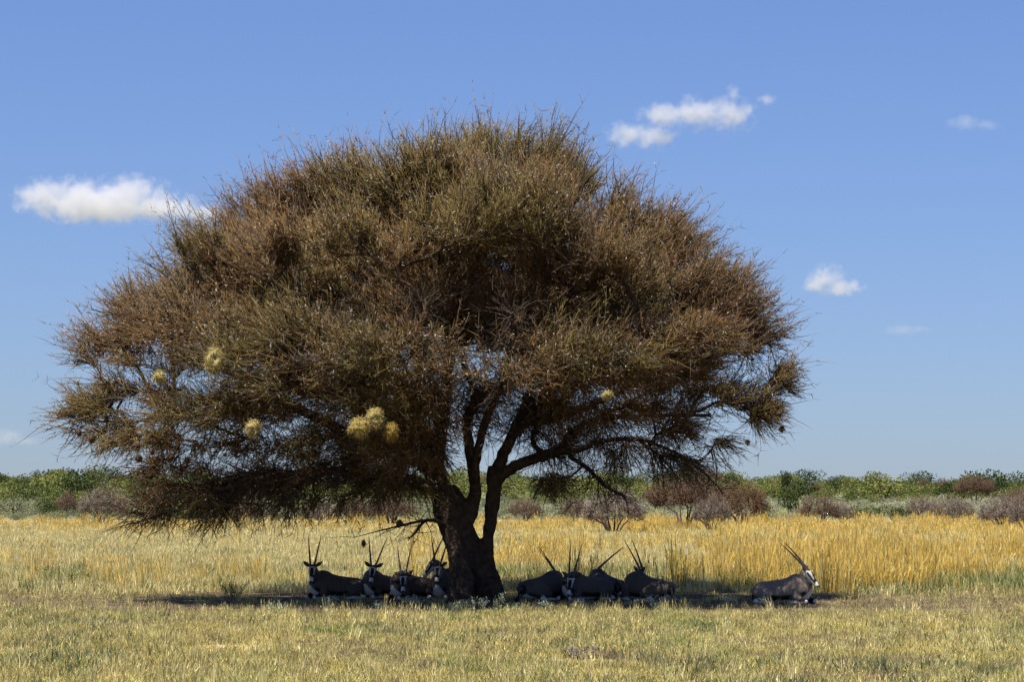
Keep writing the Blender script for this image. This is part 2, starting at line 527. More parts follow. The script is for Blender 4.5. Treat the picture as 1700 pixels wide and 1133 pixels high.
# flat behind the tree: pale grass with golden stands
tall = [tuft('pale_tuft', 22, .20, .20, .016, PALE, .5, M_tall),
        tuft('pale_tuft', 24, .16, .24, .018, PALE + GREY[:1], .6, M_tall),
        tuft('gold_tuft', 20, .50, .16, .013, GOLD, .22, M_tall, heads=.5),
        tuft('gold_tuft', 16, .66, .13, .013, GOLD + PALE[:1], .2, M_tall, heads=.5),
        tuft('green_tuft', 24, .30, .20, .017, GREEN + PALE[:1], .5, M_tall),
        tuft('grey_tuft', 26, .18, .26, .018, GREY + PALE[:1], .8, M_tall)]
n = 70000
x, y = fr_points(n, 54, 190, 1.12, 1.35)
bb = bare(x, y)
keep = (rng.uniform(size=n) > bb * .99) & ~((y < 64) & (fbm(x, y, .45, 31.) > .22 - .0 * y))
x, y = x[keep], y[keep]; n = len(x)
f1 = fbm(x * 1.0, y * .4, .16, 9.7)
f2 = fbm(x, y * .3, .5, 1.7)
right = np.clip((x / y * 5 + .25) / .9, 0, 1)              # golden stands thicken to the right
patch = np.clip(.5 + 1.5 * fbm(x, y * .5, .33, 5.5), 0, 1)
pg = np.clip(.46 * right * patch ** 1.4 * np.clip((118 - y) / 45, 0, 1) + .3 * np.clip(f1 - .15, 0, 1) * (.12 + right), 0, .7)
pg = np.where(y > 138 + 8 * f2, .02 + (.07 + .28 * right) * patch, pg)                      # orange band along the far edge
q = rng.uniform(size=n)
idx = np.where(q < .6, 0, 1)
idx = np.where(rng.uniform(size=n) < pg, rng.choice([2, 3], n), idx)
idx = np.where((f2 < -.22) & (rng.uniform(size=n) < .35), 5, idx)
edge = (y < 68) & (rng.uniform(size=n) < (.10 + .25 * (right > .75)) * (1.3 - patch))
idx = np.where(edge, 4, idx)
rot, scl = rot_scl(n, .8, 1.3, .75, 1.15, .07)
far = np.clip((y - 60) / 150, 0, 1)
scl[:, :2] *= (1 + 1.1 * far)[:, None]
tall_i = np.isin(idx, (2, 3))
scl[:, 2] *= np.where(tall_i & (y < 150), .70 + .12 * right, 1)
scl[:, 2] *= np.where(tall_i & (y > 130), .8, 1) * np.where(tall_i, .6 + .7 * patch, 1) * np.where(rng.uniform(size=n) < .08, 1.35, 1)
scatter('golden_grass', tall, np.stack([x, y, gz(x, y)], 1), rot, scl, idx, 'stuff', 'pale and golden dry grass on the flat behind the tree', 'grass')

# ------------------------------------------------------------------ lofted solids, united by voxel remesh
def spline(P, n):
    """smooth resample of stations (any width of columns)"""
    P = np.asarray(P, float)
    m = len(P)
    t = np.linspace(0, m - 1, n)
    i = np.clip(t.astype(int), 0, m - 2); u = (t - i)[:, None]
    p0 = P[np.clip(i - 1, 0, m - 1)]; p1 = P[i]; p2 = P[i + 1]; p3 = P[np.clip(i + 2, 0, m - 1)]
    return .5 * (2 * p1 + (p2 - p0) * u + (2 * p0 - 5 * p1 + 4 * p2 - p3) * u ** 2 + (3 * p1 - p0 - 3 * p2 + p3) * u ** 3)


def loft(st, up=(0, 0, 1), n=16, rings=18):
    """st rows: x, y, z, half width, half height. returns verts, tris, (t, phi) per vertex; closed ends"""
    S = spline(st, rings)
    C = S[:, :3]; hw = np.maximum(S[:, 3], .004); hh = np.maximum(S[:, 4], .004)
    T = norm(np.gradient(C, axis=0))
    upv = np.asarray(up, float)
    side = norm(np.cross(upv[None], T)); upn = np.cross(T, side)
    ang = np.arange(n) * 2 * math.pi / n                    # 0 = dorsal (up), + to the side
    V = C[:, None] + upn[:, None] * (np.cos(ang)[None, :, None] * hh[:, None, None]) + side[:, None] * (np.sin(ang)[None, :, None] * hw[:, None, None])
    tt = np.repeat(np.linspace(0, 1, rings)[:, None], n, 1)
    ph = np.repeat(ang[None], rings, 0)
    ph = np.where(ph > math.pi, 2 * math.pi - ph, ph)
    verts = np.concatenate([V.reshape(-1, 3), C[:1], C[-1:]])
    tp = np.concatenate([np.stack([tt, ph], -1).reshape(-1, 2), [[0, 0], [1, 0]]])
    f = []
    for i in range(rings - 1):
        for s in range(n):
            a = i * n + s; b_ = i * n + (s + 1) % n
            f += [(a, b_, b_ + n), (a, b_ + n, a + n)]
    e0 = rings * n; e1 = e0 + 1
    for s in range(n):
        f.append((e0, (s + 1) % n, s)); f.append((e1, (rings - 1) * n + s, (rings - 1) * n + (s + 1) % n))
    return verts, np.array(f), tp


def unite(name, parts, voxel, smooth_it=3):
    """voxel union of lofts, colours carried over from the nearest source vertex"""
    v, f, c = merge(parts)
    me = mesh_np(name + '_src', v, f)
    o = bpy.data.objects.new(name + '_src', me); COL.objects.link(o)
    md = o.modifiers.new('r', 'REMESH'); md.mode = 'VOXEL'; md.voxel_size = voxel
    if smooth_it:
        s = o.modifiers.new('s', 'SMOOTH'); s.iterations = smooth_it; s.factor = .5
    dg = bpy.context.evaluated_depsgraph_get(); dg.update()
    me2 = bpy.data.meshes.new_from_object(o.evaluated_get(dg))
    me2.name = name
    bpy.data.objects.remove(o); bpy.data.meshes.remove(me)
    kd = kdtree.KDTree(len(v))
    for i, p in enumerate(v): kd.insert(p, i)
    kd.balance()
    nv_ = len(me2.vertices)
    co = np.empty(nv_ * 3, np.float32); me2.vertices.foreach_get('co', co); co = co.reshape(-1, 3)
    cc = np.empty((nv_, 3))
    for i in range(nv_):
        near_ = kd.find_n(co[i], 3)
        w = np.array([1 / (d + 1e-3) ** 2 for _, _, d in near_])
        cc[i] = sum(c[k[1]] * w_ for k, w_ in zip(near_, w)) / w.sum()
    set_col(me2, cc)
    me2.polygons.foreach_set('use_smooth', np.ones(len(me2.polygons), bool))
    return me2


# ------------------------------------------------------------------ the umbrella thorn tree
TD = 50.0
tree = obj('umbrella_thorn_tree', None, loc=(at(790, 1000, TD)[0], TD, 0))
tag(tree, 'huge brown twiggy umbrella thorn tree with forked trunk shading the antelopes', 'tree')
TL = np.array(tree.location)


def path(rows):
    """rows px, py, dy, r -> stations x,y,z,r,r"""
    return [[*at(a, b_, TD + d), r, r] for a, b_, d, r in rows]


BARK = np.array((0.042, 0.029, 0.020))
stems = [
    # left bole running down to the right, its buttress, and the right stem
    [(736, 815, 0, .27), (748, 840, 0, .34), (757, 868, 0, .35), (774, 910, .05, .30), (796, 955, .2, .26), (803, 990, .3, .30), (806, 1012, .3, .38)],
    [(750, 870, -.05, .26), (757, 900, -.15, .25), (764, 940, -.25, .225), (766, 975, -.3, .235), (763, 1000, -.35, .27), (761, 1014, -.35, .36)],
    [(824, 775, .1, .17), (820, 805, .1, .155), (815, 850, .1, .15), (811, 900, .1, .14), (811, 940, .15, .165), (817, 970, .2, .21), (820, 995, .25, .23), (822, 1014, .2, .32)],
    [(766, 880, -.1, .22), (780, 850, -.1, .17), (788, 820, -.1, .13), (786, 780, -.15, .13)],
    [(745, 850, 0, .3), (733, 815, .05, .25), (722, 785, .1, .22)],
]
parts = []
for s in stems:
    v, f, tp = loft(np.array(path(s)), up=(0, -1, 0), n=18, rings=40)
    for i in range(len(v)):
        d = Vector(v[i])
        q = mnoise.fractal(Vector((d.x * 3.2, d.y * 3.2, d.z * 1.3)), 1, 2, 4)
        ang = math.atan2(v[i][1] - TD, v[i][0] - TL[0])
        v[i] += (v[i] - np.array([TL[0], TD, v[i][2]])) * 0.0
        v[i, 0] += .05 * q; v[i, 1] += .05 * mnoise.noise(Vector((d.x * 5 + 9, d.y * 5, d.z * 2)))
    c = np.tile(BARK, (len(v), 1)) * (1 + .5 * rng.normal(0, .25, (len(v), 1)))
    parts.append((v, f, c))
trunk_me = unite('trunk', parts, .035, 2)
nvt = len(trunk_me.vertices)
co = np.empty(nvt * 3, np.float32); trunk_me.vertices.foreach_get('co', co); co = co.reshape(-1, 3)
nr = np.empty(nvt * 3, np.float32); trunk_me.vertices.foreach_get('normal', nr); nr = nr.reshape(-1, 3)
for i in range(nvt):
    p = Vector(co[i])
    q = mnoise.ridged_multi_fractal(Vector((p.x * 7, p.y * 7, p.z * 2.2)), .9, 2.1, 4, 1.0, 2.0)
    co[i] += nr[i] * (.022 * (q - 1.3))
trunk_me.vertices.foreach_set('co', (co - TL).astype(np.float32).ravel()); trunk_me.update()
obj('trunk', trunk_me, M_bark, tree)

limb_rows = [
    # to the left
    [(728, 800, .1, .22), (700, 768, 0, .19), (650, 748, -.3, .165), (590, 728, -.6, .15), (520, 690, -.8, .125), (440, 655, -.9, .105), (380, 618, -1.0, .08), (300, 575, -1, .05), (220, 545, -.6, .03)],
    [(722, 790, .1, .2), (690, 735, .5, .16), (620, 690, 1.0, .14), (555, 650, 1.4, .11), (480, 605, 1.5, .09), (400, 520, 1.6, .06)],
    [(728, 815, -.1, .16), (670, 795, -.5, .13), (590, 785, -.9, .11), (500, 785, -1.0, .085), (400, 805, -1.0, .06), (310, 835, -1, .035)],
    [(745, 875, -.2, .07), (722, 865, -.4, .05), (690, 868, -.6, .034), (640, 880, -.8, .018), (590, 893, -.9, .008)],
    [(705, 865, -.5, .04), (690, 885, -.6, .028), (678, 897, -.6, .012)],
    [(716, 790, .3, .17), (690, 700, 1.4, .14), (640, 600, 2.2, .11), (590, 500, 2.6, .08), (560, 420, 2.6, .05)],
    [(700, 768, 0, .14), (650, 690, -1.4, .12), (590, 610, -2.6, .09), (520, 560, -3.4, .06)],
    # up through the middle
    [(786, 785, -.15, .13), (778, 735, -.1, .12), (775, 695, 0, .115), (790, 670, .1, .105), (805, 650, .1, .095), (840, 632, .3, .08), (880, 560, .5, .07), (900, 470, .5, .05)],
    [(776, 700, 0, .10), (788, 655, -.2, .085), (770, 600, -.4, .075), (760, 500, -.4, .06), (780, 400, 0, .045)],
    [(722, 785, .1, .2), (735, 700, .3, .16), (745, 600, .6, .13), (760, 500, 1.0, .1), (800, 400, 1.4, .06)],
    [(735, 720, .2, .12), (700, 640, -1.4, .1), (690, 560, -3.0, .08), (700, 500, -4.0, .05)],
    [(786, 800, -.15, .12), (800, 720, -1.2, .1), (830, 640, -2.6, .09), (850, 570, -4.0, .07), (850, 520, -4.6, .05)],
    # to the right
    [(824, 782, .1, .16), (845, 735, .1, .135), (872, 700, .1, .13), (892, 672, .15, .115), (908, 652, .3, .1), (950, 590, .5, .085), (1000, 500, .6, .06), (1040, 430, .6, .04)],
    [(876, 702, .1, .105), (925, 694, 0, .10), (980, 672, -.2, .09), (1050, 640, -.4, .075), (1130, 600, -.6, .06), (1210, 560, -.6, .04)],
    [(826, 795, .1, .16), (858, 773, .1, .14), (900, 758, .1, .13), (930, 748, .1, .12), (946, 722, .1, .10), (972, 705, .1, .09), (1010, 694, .1, .08), (1090, 690, 0, .06), (1180, 690, -.1, .04)],
    [(925, 752, .1, .09), (960, 748, -.1, .075), (1000, 733, -.3, .06), (1060, 730, -.4, .05), (1110, 748, -.5, .04), (1160, 778, -.6, .028), (1200, 820, -.6, .014)],
    [(945, 758, .1, .06), (975, 778, -.3, .05), (1005, 808, -.6, .042), (1036, 825, -.8, .03)],
    [(905, 756, .1, .08), (885, 735, .4, .06), (895, 705, .8, .06), (960, 640, 1.8, .07), (1040, 560, 2.4, .05)],
    [(895, 680, .1, .09), (940, 620, -1.6, .085), (990, 580, -3.0, .06), (1050, 540, -3.6, .04)],
    [(820, 790, .1, .12), (860, 700, 1.6, .11), (900, 600, 3.2, .09), (920, 500, 4.2, .05)],
    [(735, 790, .2, .12), (680, 690, 2.0, .11), (620, 590, 3.6, .08), (590, 500, 4.2, .05)],
    [(400, 805, -1.0, .05), (330, 838, -.9, .035), (250, 862, -.8, .02), (185, 880, -.8, .008)],
    [(1060, 730, -.4, .035), (1100, 765, -.4, .025), (1130, 800, -.4, .012)],
    [(300, 690, -.9, .04), (230, 700, -.7, .03), (150, 700, -.5, .015)],
    [(440, 655, -.9, .07), (370, 680, -1.0, .05), (300, 690, -.9, .04)],
    [(1000, 690, .1, .05), (1080, 650, 1.2, .05), (1160, 600, 2.0, .04), (1220, 560, 2.2, .03)],
]
nodes, ndir, nlen, nrad = [], [], [], []
for rows in limb_rows:
    st = np.array(path(rows)); st[:, 3:] *= .84
    S = spline(st, len(rows) * 6)
    wob = rng.normal(0, 1, (len(S), 3)); wob[0] = wob[-1] = 0
    S[:, :3] += wob * (S[:, 3:4] * .12)
    v, f, tp = loft(S, up=(0.1, -1, 0.2), n=8, rings=len(S))
    c = np.tile(BARK, (len(v), 1)) * rng.uniform(.75, 1.25, (len(v), 1))
    me = mesh_np('limb', v - TL, f, c, smooth=True)
    obj('limb', me, M_bark, tree)
    C = spline(st, len(rows) * 5)
    T = norm(np.gradient(C[:, :3], axis=0))
    d0 = len(rows) * .4
    for i in range(int(len(C) * .25), len(C)):
        nodes.append(C[i, :3]); ndir.append(T[i]); nlen.append(i * .2); nrad.append(C[i, 3])
NL = len(nodes)

# crown pads: px, py, half width px, half height px, depth offset, density, droop
lobes = [
    (835, 305, 160, 95, 0, 1.0, 0), (720, 320, 120, 80, -2, 1, 0), (945, 340, 120, 78, 1.0, 1, 0), (840, 335, 150, 80, 3, .8, 0), (850, 375, 150, 75, -3.4, 1.1, 0), (740, 400, 130, 60, -3.8, .9, 0),
    (575, 345, 145, 82, 0, 1, 0), (455, 385, 115, 78, .6, 1, 0), (600, 430, 150, 70, -3.4, 1, 0), (500, 440, 130, 70, -2.2, 1, 0),
    (365, 455, 125, 85, -.4, 1, 0), (265, 545, 125, 68, 0, .95, 0), (190, 595, 75, 55, .3, .7, 0), (330, 560, 150, 65, -2.6, 1, 0), (300, 520, 140, 70, 2.4, .8, 0),
    (230, 670, 130, 55, -.3, .85, .3), (370, 690, 110, 50, -2.4, .75, .2), (200, 720, 90, 38, .3, .5, .5),
    (320, 825, 110, 34, -.8, .5, .5), (450, 803, 120, 42, .4, .8, .4), (575, 790, 115, 45, -.8, .85, .3), (665, 805, 70, 45, -.7, .8, .2),
    (1065, 412, 125, 80, 0, 1, 0), (1165, 490, 110, 66, .8, .85, 0), (985, 460, 140, 66, -3, 1, 0), (1110, 490, 120, 60, -2.2, .9, 0),
    (1220, 548, 76, 60, 1.0, .7, 0), (1130, 575, 120, 50, -3.2, .9, .1), (1262, 580, 50, 42, 1.3, 1, .2), (1195, 540, 105, 56, 2.0, .8, 0),
    (1190, 668, 105, 42, .6, .7, .2), (1262, 692, 45, 34, .9, 1, .3), (1070, 640, 110, 40, 1.6, .7, .1), (1010, 610, 110, 40, -3.6, .8, .1),
    (800, 490, 190, 75, -1.2, .8, 0), (930, 592, 120, 42, -4.0, .7, .05), (620, 480, 170, 70, -1.5, .7, 0), (660, 470, 140, 60, 1.5, .6, 0), (650, 590, 130, 42, -4.2, .75, .05), (520, 575, 120, 50, -3.4, .85, 0), (790, 622, 130, 40, -4.8, .7, .1),
    (720, 690, 75, 70, -2.6, .8, 0), (620, 670, 110, 60, -3.2, .8, .1), (480, 650, 120, 42, -2.8, .7, .1), (690, 760, 80, 60, -1.2, .9, .1), (640, 740, 70, 50, -2.4, .6, .2), (560, 625, 150, 40, -4.0, .7, .1), (900, 625, 110, 32, -4.2, .6, .1),
    (600, 410, 170, 90, 4.2, .7, 0), (800, 400, 180, 90, 4.6, .7, 0), (980, 465, 160, 75, 4.0, .7, 0), (420, 490, 160, 80, 3.8, .7, 0), (1130, 545, 120, 64, 3.2, .7, 0),
    (700, 520, 200, 60, 6, .6, 0), (950, 540, 160, 55, 5.6, .6, 0), (520, 570, 150, 50, 5, .6, 0),
    (760, 430, 260, 80, 0, .55, 0), (1020, 500, 170, 60, 0, .55, 0), (450, 520, 170, 60, 0, .55, 0), (760, 540, 240, 50, -1, .5, 0), (880, 500, 180, 50, .5, .6, 0),
    (905, 805, 60, 30, -.8, .45, .5), (1130, 765, 70, 25, -.6, .22, .9), (1060, 750, 90, 22, -.5, .18, .9), (1190, 740, 60, 28, .3, .3, .8), (310, 605, 140, 32, -1.6, .6, 0), (805, 575, 85, 34, -.5, .7, 0), (780, 560, 90, 34, 2.5, .6, 0), (930, 690, 100, 42, -1.6, .26, .3), (1050, 690, 110, 38, -1.4, .34, .3), (1120, 715, 80, 30, -.6, .34, .5), (430, 745, 130, 32, -.5, .32, .3), (560, 745, 110, 38, -.5, .4, .2), (300, 780, 110, 26, -.8, .3, .5), (1000, 640, 120, 30, -3.4, .6, .1), (860, 640, 90, 26, -4.2, .5, .1), (420, 600, 140, 35, -3.0, .7, 0),
    (260, 735, 120, 30, -1.6, .45, .5), (160, 690, 75, 42, -.3, .5, .4), (270, 850, 80, 24, -.8, .30, .7), (390, 845, 90, 24, -.6, .3, .7), (530, 835, 110, 22, -.8, .3, .5),
    (960, 630, 110, 30, -2.2, .5, .1), (1100, 620, 110, 40, -2.0, .8, .1), (1290, 640, 30, 40, 1, .8, .2), (880, 690, 70, 30, 1.6, .4, .1), (600, 720, 120, 40, 1.4, .4, .2), (450, 690, 110, 35, 1.0, .35, .2),
]
att, anrm, adroop, arad, alobe = [], [], [], [], []
for li, (px, py, rx, rz, dy, dens, droop) in enumerate(lobes):
    c = at(px, py, TD + dy)
    sc_ = (TD + dy) / FPX
    rx_, rz_ = max(rx - 18, rx * .72) * sc_, max(rz - 8, rz * .8) * sc_
    if py < 560 and dy > -3: c = c - np.array([0, 0, .12])
    ry_ = max(rx_ * .9, 1.25) if rz > 30 else rx_
    n = int(dens * (rx_ * ry_ * rz_) ** .75 * 146) + 10
    d = norm(rng.normal(size=(n, 3)))
    lowcut = -.55
    d[:, 2] = np.where(d[:, 2] < lowcut, -d[:, 2], d[:, 2])
    r = rng.uniform(.15, 1, n) ** .55
    p = c + d * r[:, None] * np.array([rx_, ry_, rz_]) * .93
    hol = np.array([mnoise.noise(Vector(q_ * .75) + Vector((3.1, 8.2, 5.5))) for q_ in p])
    ok = hol > -.22 + rng.normal(0, .05, n)
    p, r, n = p[ok], r[ok], int(ok.sum())
    att.append(p)
    nn = (p - (c - np.array([0, 0, rz_ * .7]))) / np.array([rx_, ry_, rz_ * 1.25])
    anrm.append(norm(nn)); adroop.append(np.full(n, droop)); arad.append(r); alobe.append(np.full(n, li))
att = np.concatenate(att); anrm = np.concatenate(anrm); adroop = np.concatenate(adroop); arad = np.concatenate(arad); alobe = np.concatenate(alobe)
NA = len(att)

cap = NL + NA * 3
NP = np.zeros((cap, 3)); ND = np.zeros((cap, 3)); NLn = np.zeros(cap); PAR = np.full(cap, -1); AT = np.full(cap, -1)
NP[:NL] = nodes; ND[:NL] = ndir; NLn[:NL] = nlen
dmin = np.array([np.min(np.linalg.norm(NP[:NL] - p, axis=1)) for p in att])
cnt = NL
for a in np.argsort(dmin):
    p = att[a]
    dv = p - NP[:cnt]
    ds = np.linalg.norm(dv, axis=1)
    cs = np.einsum('ij,ij->i', dv, ND[:cnt]) / np.maximum(ds, 1e-6)
    cost = ds * (1 + .55 * (1 - cs)) + .10 * NLn[:cnt]
    q = int(np.argmin(cost))
    dist = ds[q]
    k = 1 if dist < .45 else (2 if dist < 1.0 else 3)
    prev = q
    for j in range(1, k + 1):
        t = j / k
        # leave along the parent's direction, then bend to the target
        w = NP[q] + (p - NP[q]) * t + ND[q] * dist * .16 * math.sin(math.pi * t)
        if j < k: w = w + rng.normal(0, .05 * dist, 3)
        NP[cnt] = w; ND[cnt] = norm((w - NP[prev])[None])[0]; NLn[cnt] = NLn[prev] + dist / k
        PAR[cnt] = prev
        if j == k: AT[cnt] = a
        prev = cnt; cnt += 1
NP, ND, PAR, AT = NP[:cnt], ND[:cnt], PAR[:cnt], AT[:cnt]
W = np.zeros(cnt)
haschild = np.zeros(cnt, bool)
for i in range(cnt - 1, NL - 1, -1):
    if not haschild[i]: W[i] = 1
    W[PAR[i]] += W[i]; haschild[PAR[i]] = True
rad = .0085 * np.maximum(W, 1) ** .43
rad = np.minimum(rad, .038)
e = np.arange(NL, cnt)
p0, p1 = NP[PAR[e]], NP[e]
r1 = rad[e]; r0 = np.where(PAR[e] < NL, np.minimum(rad[e] * 1.25, .08), np.minimum(rad[PAR[e]], rad[e] * 1.5))
mid = (p0 + p1) / 2 + rng.normal(0, .018, p0.shape)
P = np.stack([p0, mid, p1], 1)
Rd = np.stack([r0, (r0 + r1) / 2, r1], 1)
shade = rng.uniform(.75, 1.25, (len(e), 1, 1))
bc = np.where((r1 > .02)[:, None], BARK[None], np.array([[.06, .037, .022]]))
v, f, c = tubes(P, Rd, np.repeat(bc[:, None] * shade, 3, 1), sides=5, tip=False)
obj('branches', mesh_np('branches', v - TL, f, c, smooth=True), M_bark, tree)

# twigs -----------------------------------------------------------
term = np.where(AT >= 0)[0]
a_of = AT[term]
cntr = np.array([at(740, 620, TD)])
reps = 8
src = np.repeat(term, reps); ai = np.repeat(a_of, reps)
n = len(src)
outw = norm((NP[src] - cntr) * np.array([1, 1, 1.15]))
D0 = norm(.60 * ND[src] + .45 * anrm[ai] + .80 * outw + rng.normal(0, .46, (n, 3)) + np.array([0, 0, .06]) - np.array([0, 0, 1.0]) * adroop[ai][:, None] * .9)
ln = rng.uniform(.30, .80, n) * (.8 + .45 * arad[ai] ** 2) * (1 + .5 * (rng.uniform(size=n) < .08))
vig = np.array([mnoise.fractal(Vector(p * .8 + np.array([7., 3., 1.])), 1, 2, 2) for p in NP[term]])
ln = ln * np.clip(1 + .55 * np.repeat(vig, reps), .55, 1.5)
back = rng.uniform(0, .35, n)[:, None]
B0 = NP[src] - ND[src] * back * .6 + rng.normal(0, .03, (n, 3))
bend = norm(np.cross(D0, rng.normal(size=(n, 3)))) * (ln * rng.uniform(.03, .16, n))[:, None]
sag = np.array([0, 0, 1.0]) * (ln * (.10 - .30 * adroop[ai]))[:, None]
k = 4
ts = np.linspace(0, 1, k)
P = B0[:, None] + D0[:, None] * (ln[:, None] * ts)[:, :, None] + bend[:, None] * np.sin(ts * math.pi)[None, :, None] + sag[:, None] * (ts ** 2)[None, :, None]
zig = rng.normal(0, .012, P.shape); zig[:, 0] = 0
P = P + zig
Rd = np.outer(rng.uniform(.0068, .0115, n), [1, .8, .6, .25])
hue = rng.uniform(size=(n, 1))
# patches of colour over the crown: rusty, olive, grey
cn = np.array([mnoise.fractal(Vector(p * .45), 1, 2, 3) for p in NP[term]])
cn = np.repeat(cn, reps)[:, None]
c_r = np.array((.104, .056, .019)); c_o = np.array((.102, .074, .018)); c_g = np.array((.080, .063, .042))
cg = np.repeat(vig, reps)[:, None]
tc = np.where(hue < .30 + 1.1 * cn, c_o, np.where(hue > .86 - .5 * cg, c_g, c_r)) * rng.uniform(.65, 1.25, (n, 1))
cc = np.stack([tc * .62, tc * .8, tc, tc * 1.1], 1)
allp = [tubes(P, Rd, cc, sides=3, tip=True)]
# side twigs
ns = 3
i2 = np.repeat(np.arange(n), ns)
tt = rng.uniform(.15, .92, len(i2))
b2 = P[i2, 0] + (P[i2, -1] - P[i2, 0]) * tt[:, None] + bend[i2] * np.sin(tt * math.pi)[:, None]
d2 = norm(D0[i2] * .75 + rng.normal(0, .62, (len(i2), 3)))
l2 = rng.uniform(.10, .30, len(i2))
m2 = b2 + d2 * (l2 * .5)[:, None] + rng.normal(0, .015, b2.shape)
P2 = np.stack([b2, m2 + (d2 * (l2 * .5)[:, None]) + rng.normal(0, .02, b2.shape)], 1)
R2 = np.outer(rng.uniform(.0055, .0092, len(i2)), [1, .3])
cc2 = np.repeat((tc[i2] * rng.uniform(.8, 1.25, (len(i2), 1)))[:, None], 2, 1)
allp.append(tubes(P2, R2, cc2, sides=3, tip=True))
# long thin shoots that break the outline
os_ = term[(arad[a_of] > .80) & (rng.uniform(size=len(term)) < .75)]
oa = AT[os_]
nw_ = len(os_)
ow = norm(NP[os_] - cntr)
dw = norm(ow * .8 + anrm[oa] * .6 + rng.normal(0, .28, (nw_, 3)) - np.array([0, 0, .6]) * adroop[oa][:, None])
lw = rng.uniform(.7, 1.5, nw_)
bw = norm(np.cross(dw, rng.normal(size=(nw_, 3)))) * (lw * rng.uniform(.02, .12, nw_))[:, None]
tw_ = np.linspace(0, 1, 6)
Pw = (NP[os_] - dw * .2)[:, None] + dw[:, None] * (lw[:, None] * tw_)[:, :, None] + bw[:, None] * np.sin(tw_ * math.pi)[None, :, None] + rng.normal(0, .012, (nw_, 6, 3)) * np.array([0, 1, 1, 1, 1, 1])[None, :, None]
Pw[:, :, 2] += (rng.normal(-.02, .10, nw_)[:, None] * lw[:, None]) * (tw_ ** 2)[None]
Rw = np.outer(rng.uniform(.007, .010, nw_), [1, .95, .85, .75, .6, .4])
cw = np.repeat((c_r * rng.uniform(.5, 1.1, (nw_, 1)))[:, None], 6, 1)
allp.append(tubes(Pw, Rw, cw, sides=3, tip=True))
jw = np.repeat(np.arange(nw_), 4); kw = rng.integers(1, 6, len(jw))
qa = Pw[jw, kw]
qb = qa + norm(dw[jw] + rng.normal(0, .6, (len(jw), 3))) * rng.uniform(.08, .25, (len(jw), 1))
allp.append(tubes(np.stack([qa, qb], 1), np.outer(rng.uniform(.004, .006, len(jw)), [1, .3]), np.repeat((c_r * rng.uniform(.6, 1.1, (len(jw), 1)))[:, None], 2, 1), 3, True))
# bare twigs on inner branches and hanging under the limbs
inner = np.concatenate([np.where((AT < 0) & (np.arange(cnt) >= NL))[0], rng.choice(NL, 1500, p=(lambda w_: w_ / w_.sum())(np.clip(np.array(nrad), .001, .08)))])
src3 = np.repeat(inner, 2)
n3 = len(src3)
d3 = norm(ND[src3] * .5 + rng.normal(0, .65, (n3, 3)) + np.array([0, 0, -.18]))
l3 = rng.uniform(.25, .75, n3)
P3 = NP[src3][:, None] + d3[:, None] * (l3[:, None] * np.linspace(0, 1, 4))[:, :, None] + np.cumsum(rng.normal(0, .03, (n3, 4, 3)), 1) * np.array([0, 1, 1, 1])[None, :, None]
R3 = np.outer(rng.uniform(.006, .010, n3), [1, .75, .5, .2])
c3 = np.repeat((np.array([[.05, .034, .023]]) * rng.uniform(.6, 1.4, (n3, 1)))[:, None], 4, 1)
allp.append(tubes(P3, R3, c3, sides=3, tip=True))
nr_ = np.array(nrad); pw_ = np.clip(nr_ - .012, .0005, .08) * np.where(NP[:NL, 2] < at(0, 835, TD)[2], .15, 1); pw_ = pw_ * np.where((NP[:NL, 2] < at(0, 735, TD)[2]) & (NP[:NL, 0] > at(1000, 0, TD)[0]), .5, 1)
lim = rng.choice(NL, 4600, p=pw_ / pw_.sum())
nb4 = len(lim)
d4_ = norm(ND[lim] * .35 + rng.normal(0, .7, (nb4, 3)) + np.array([0, 0, -.12]))
l4_ = rng.uniform(.4, 1.15, nb4)
Pb = NP[lim][:, None] + d4_[:, None] * (l4_[:, None] * np.linspace(0, 1, 5))[:, :, None] + np.cumsum(rng.normal(0, .04, (nb4, 5, 3)), 1) * np.array([0, 1, 1, 1, 1])[None, :, None]
Pb[:, :, 2] -= (.14 * l4_)[:, None] * (np.linspace(0, 1, 5) ** 2)[None]
cb = np.array([[.05, .034, .023]]) * rng.uniform(.6, 1.5, (nb4, 1))
allp.append(tubes(Pb, np.outer(rng.uniform(.006, .011, nb4), [1, .8, .6, .45, .2]), np.repeat(cb[:, None], 5, 1), 3, True))
jb = np.repeat(np.arange(nb4), 4); kb = rng.integers(1, 5, len(jb))
qa = Pb[jb, kb]; lb = rng.uniform(.1, .38, (len(jb), 1))
qb = qa + norm(d4_[jb] + rng.normal(0, .8, (len(jb), 3))) * lb
qm = (qa + qb) / 2 + rng.normal(0, .03, qa.shape)
allp.append(tubes(np.stack([qa, qm, qb], 1), np.outer(rng.uniform(.0045, .007, len(jb)), [1, .7, .3]), np.repeat((cb[jb] * rng.uniform(.8, 1.6, (len(jb), 1)))[:, None], 3, 1), 3, True))
v, f, c = merge(allp)
crown = obj('crown', mesh_np('crown', v - TL, f, c), M_twig, tree)
# pale thorns
nt = 150000
i4 = rng.integers(0, len(i2), nt)
b4 = P2[i4, 0] + (P2[i4, 1] - P2[i4, 0]) * rng.uniform(0, 1, (nt, 1))
c4 = np.array([[.36, .31, .26]]) * rng.uniform(.45, 1.25, (nt, 1)) * np.array([[1, 1, 1.05]])
d4 = norm(rng.normal(size=(nt, 3)))
v, f, c = slivers(b4, d4, rng.uniform(.04, .085, nt), rng.uniform(.007, .013, nt), c4)
tag(obj('thorns', mesh_np('thorns', v - TL, f, c), M_thorn, crown), kind='stuff')
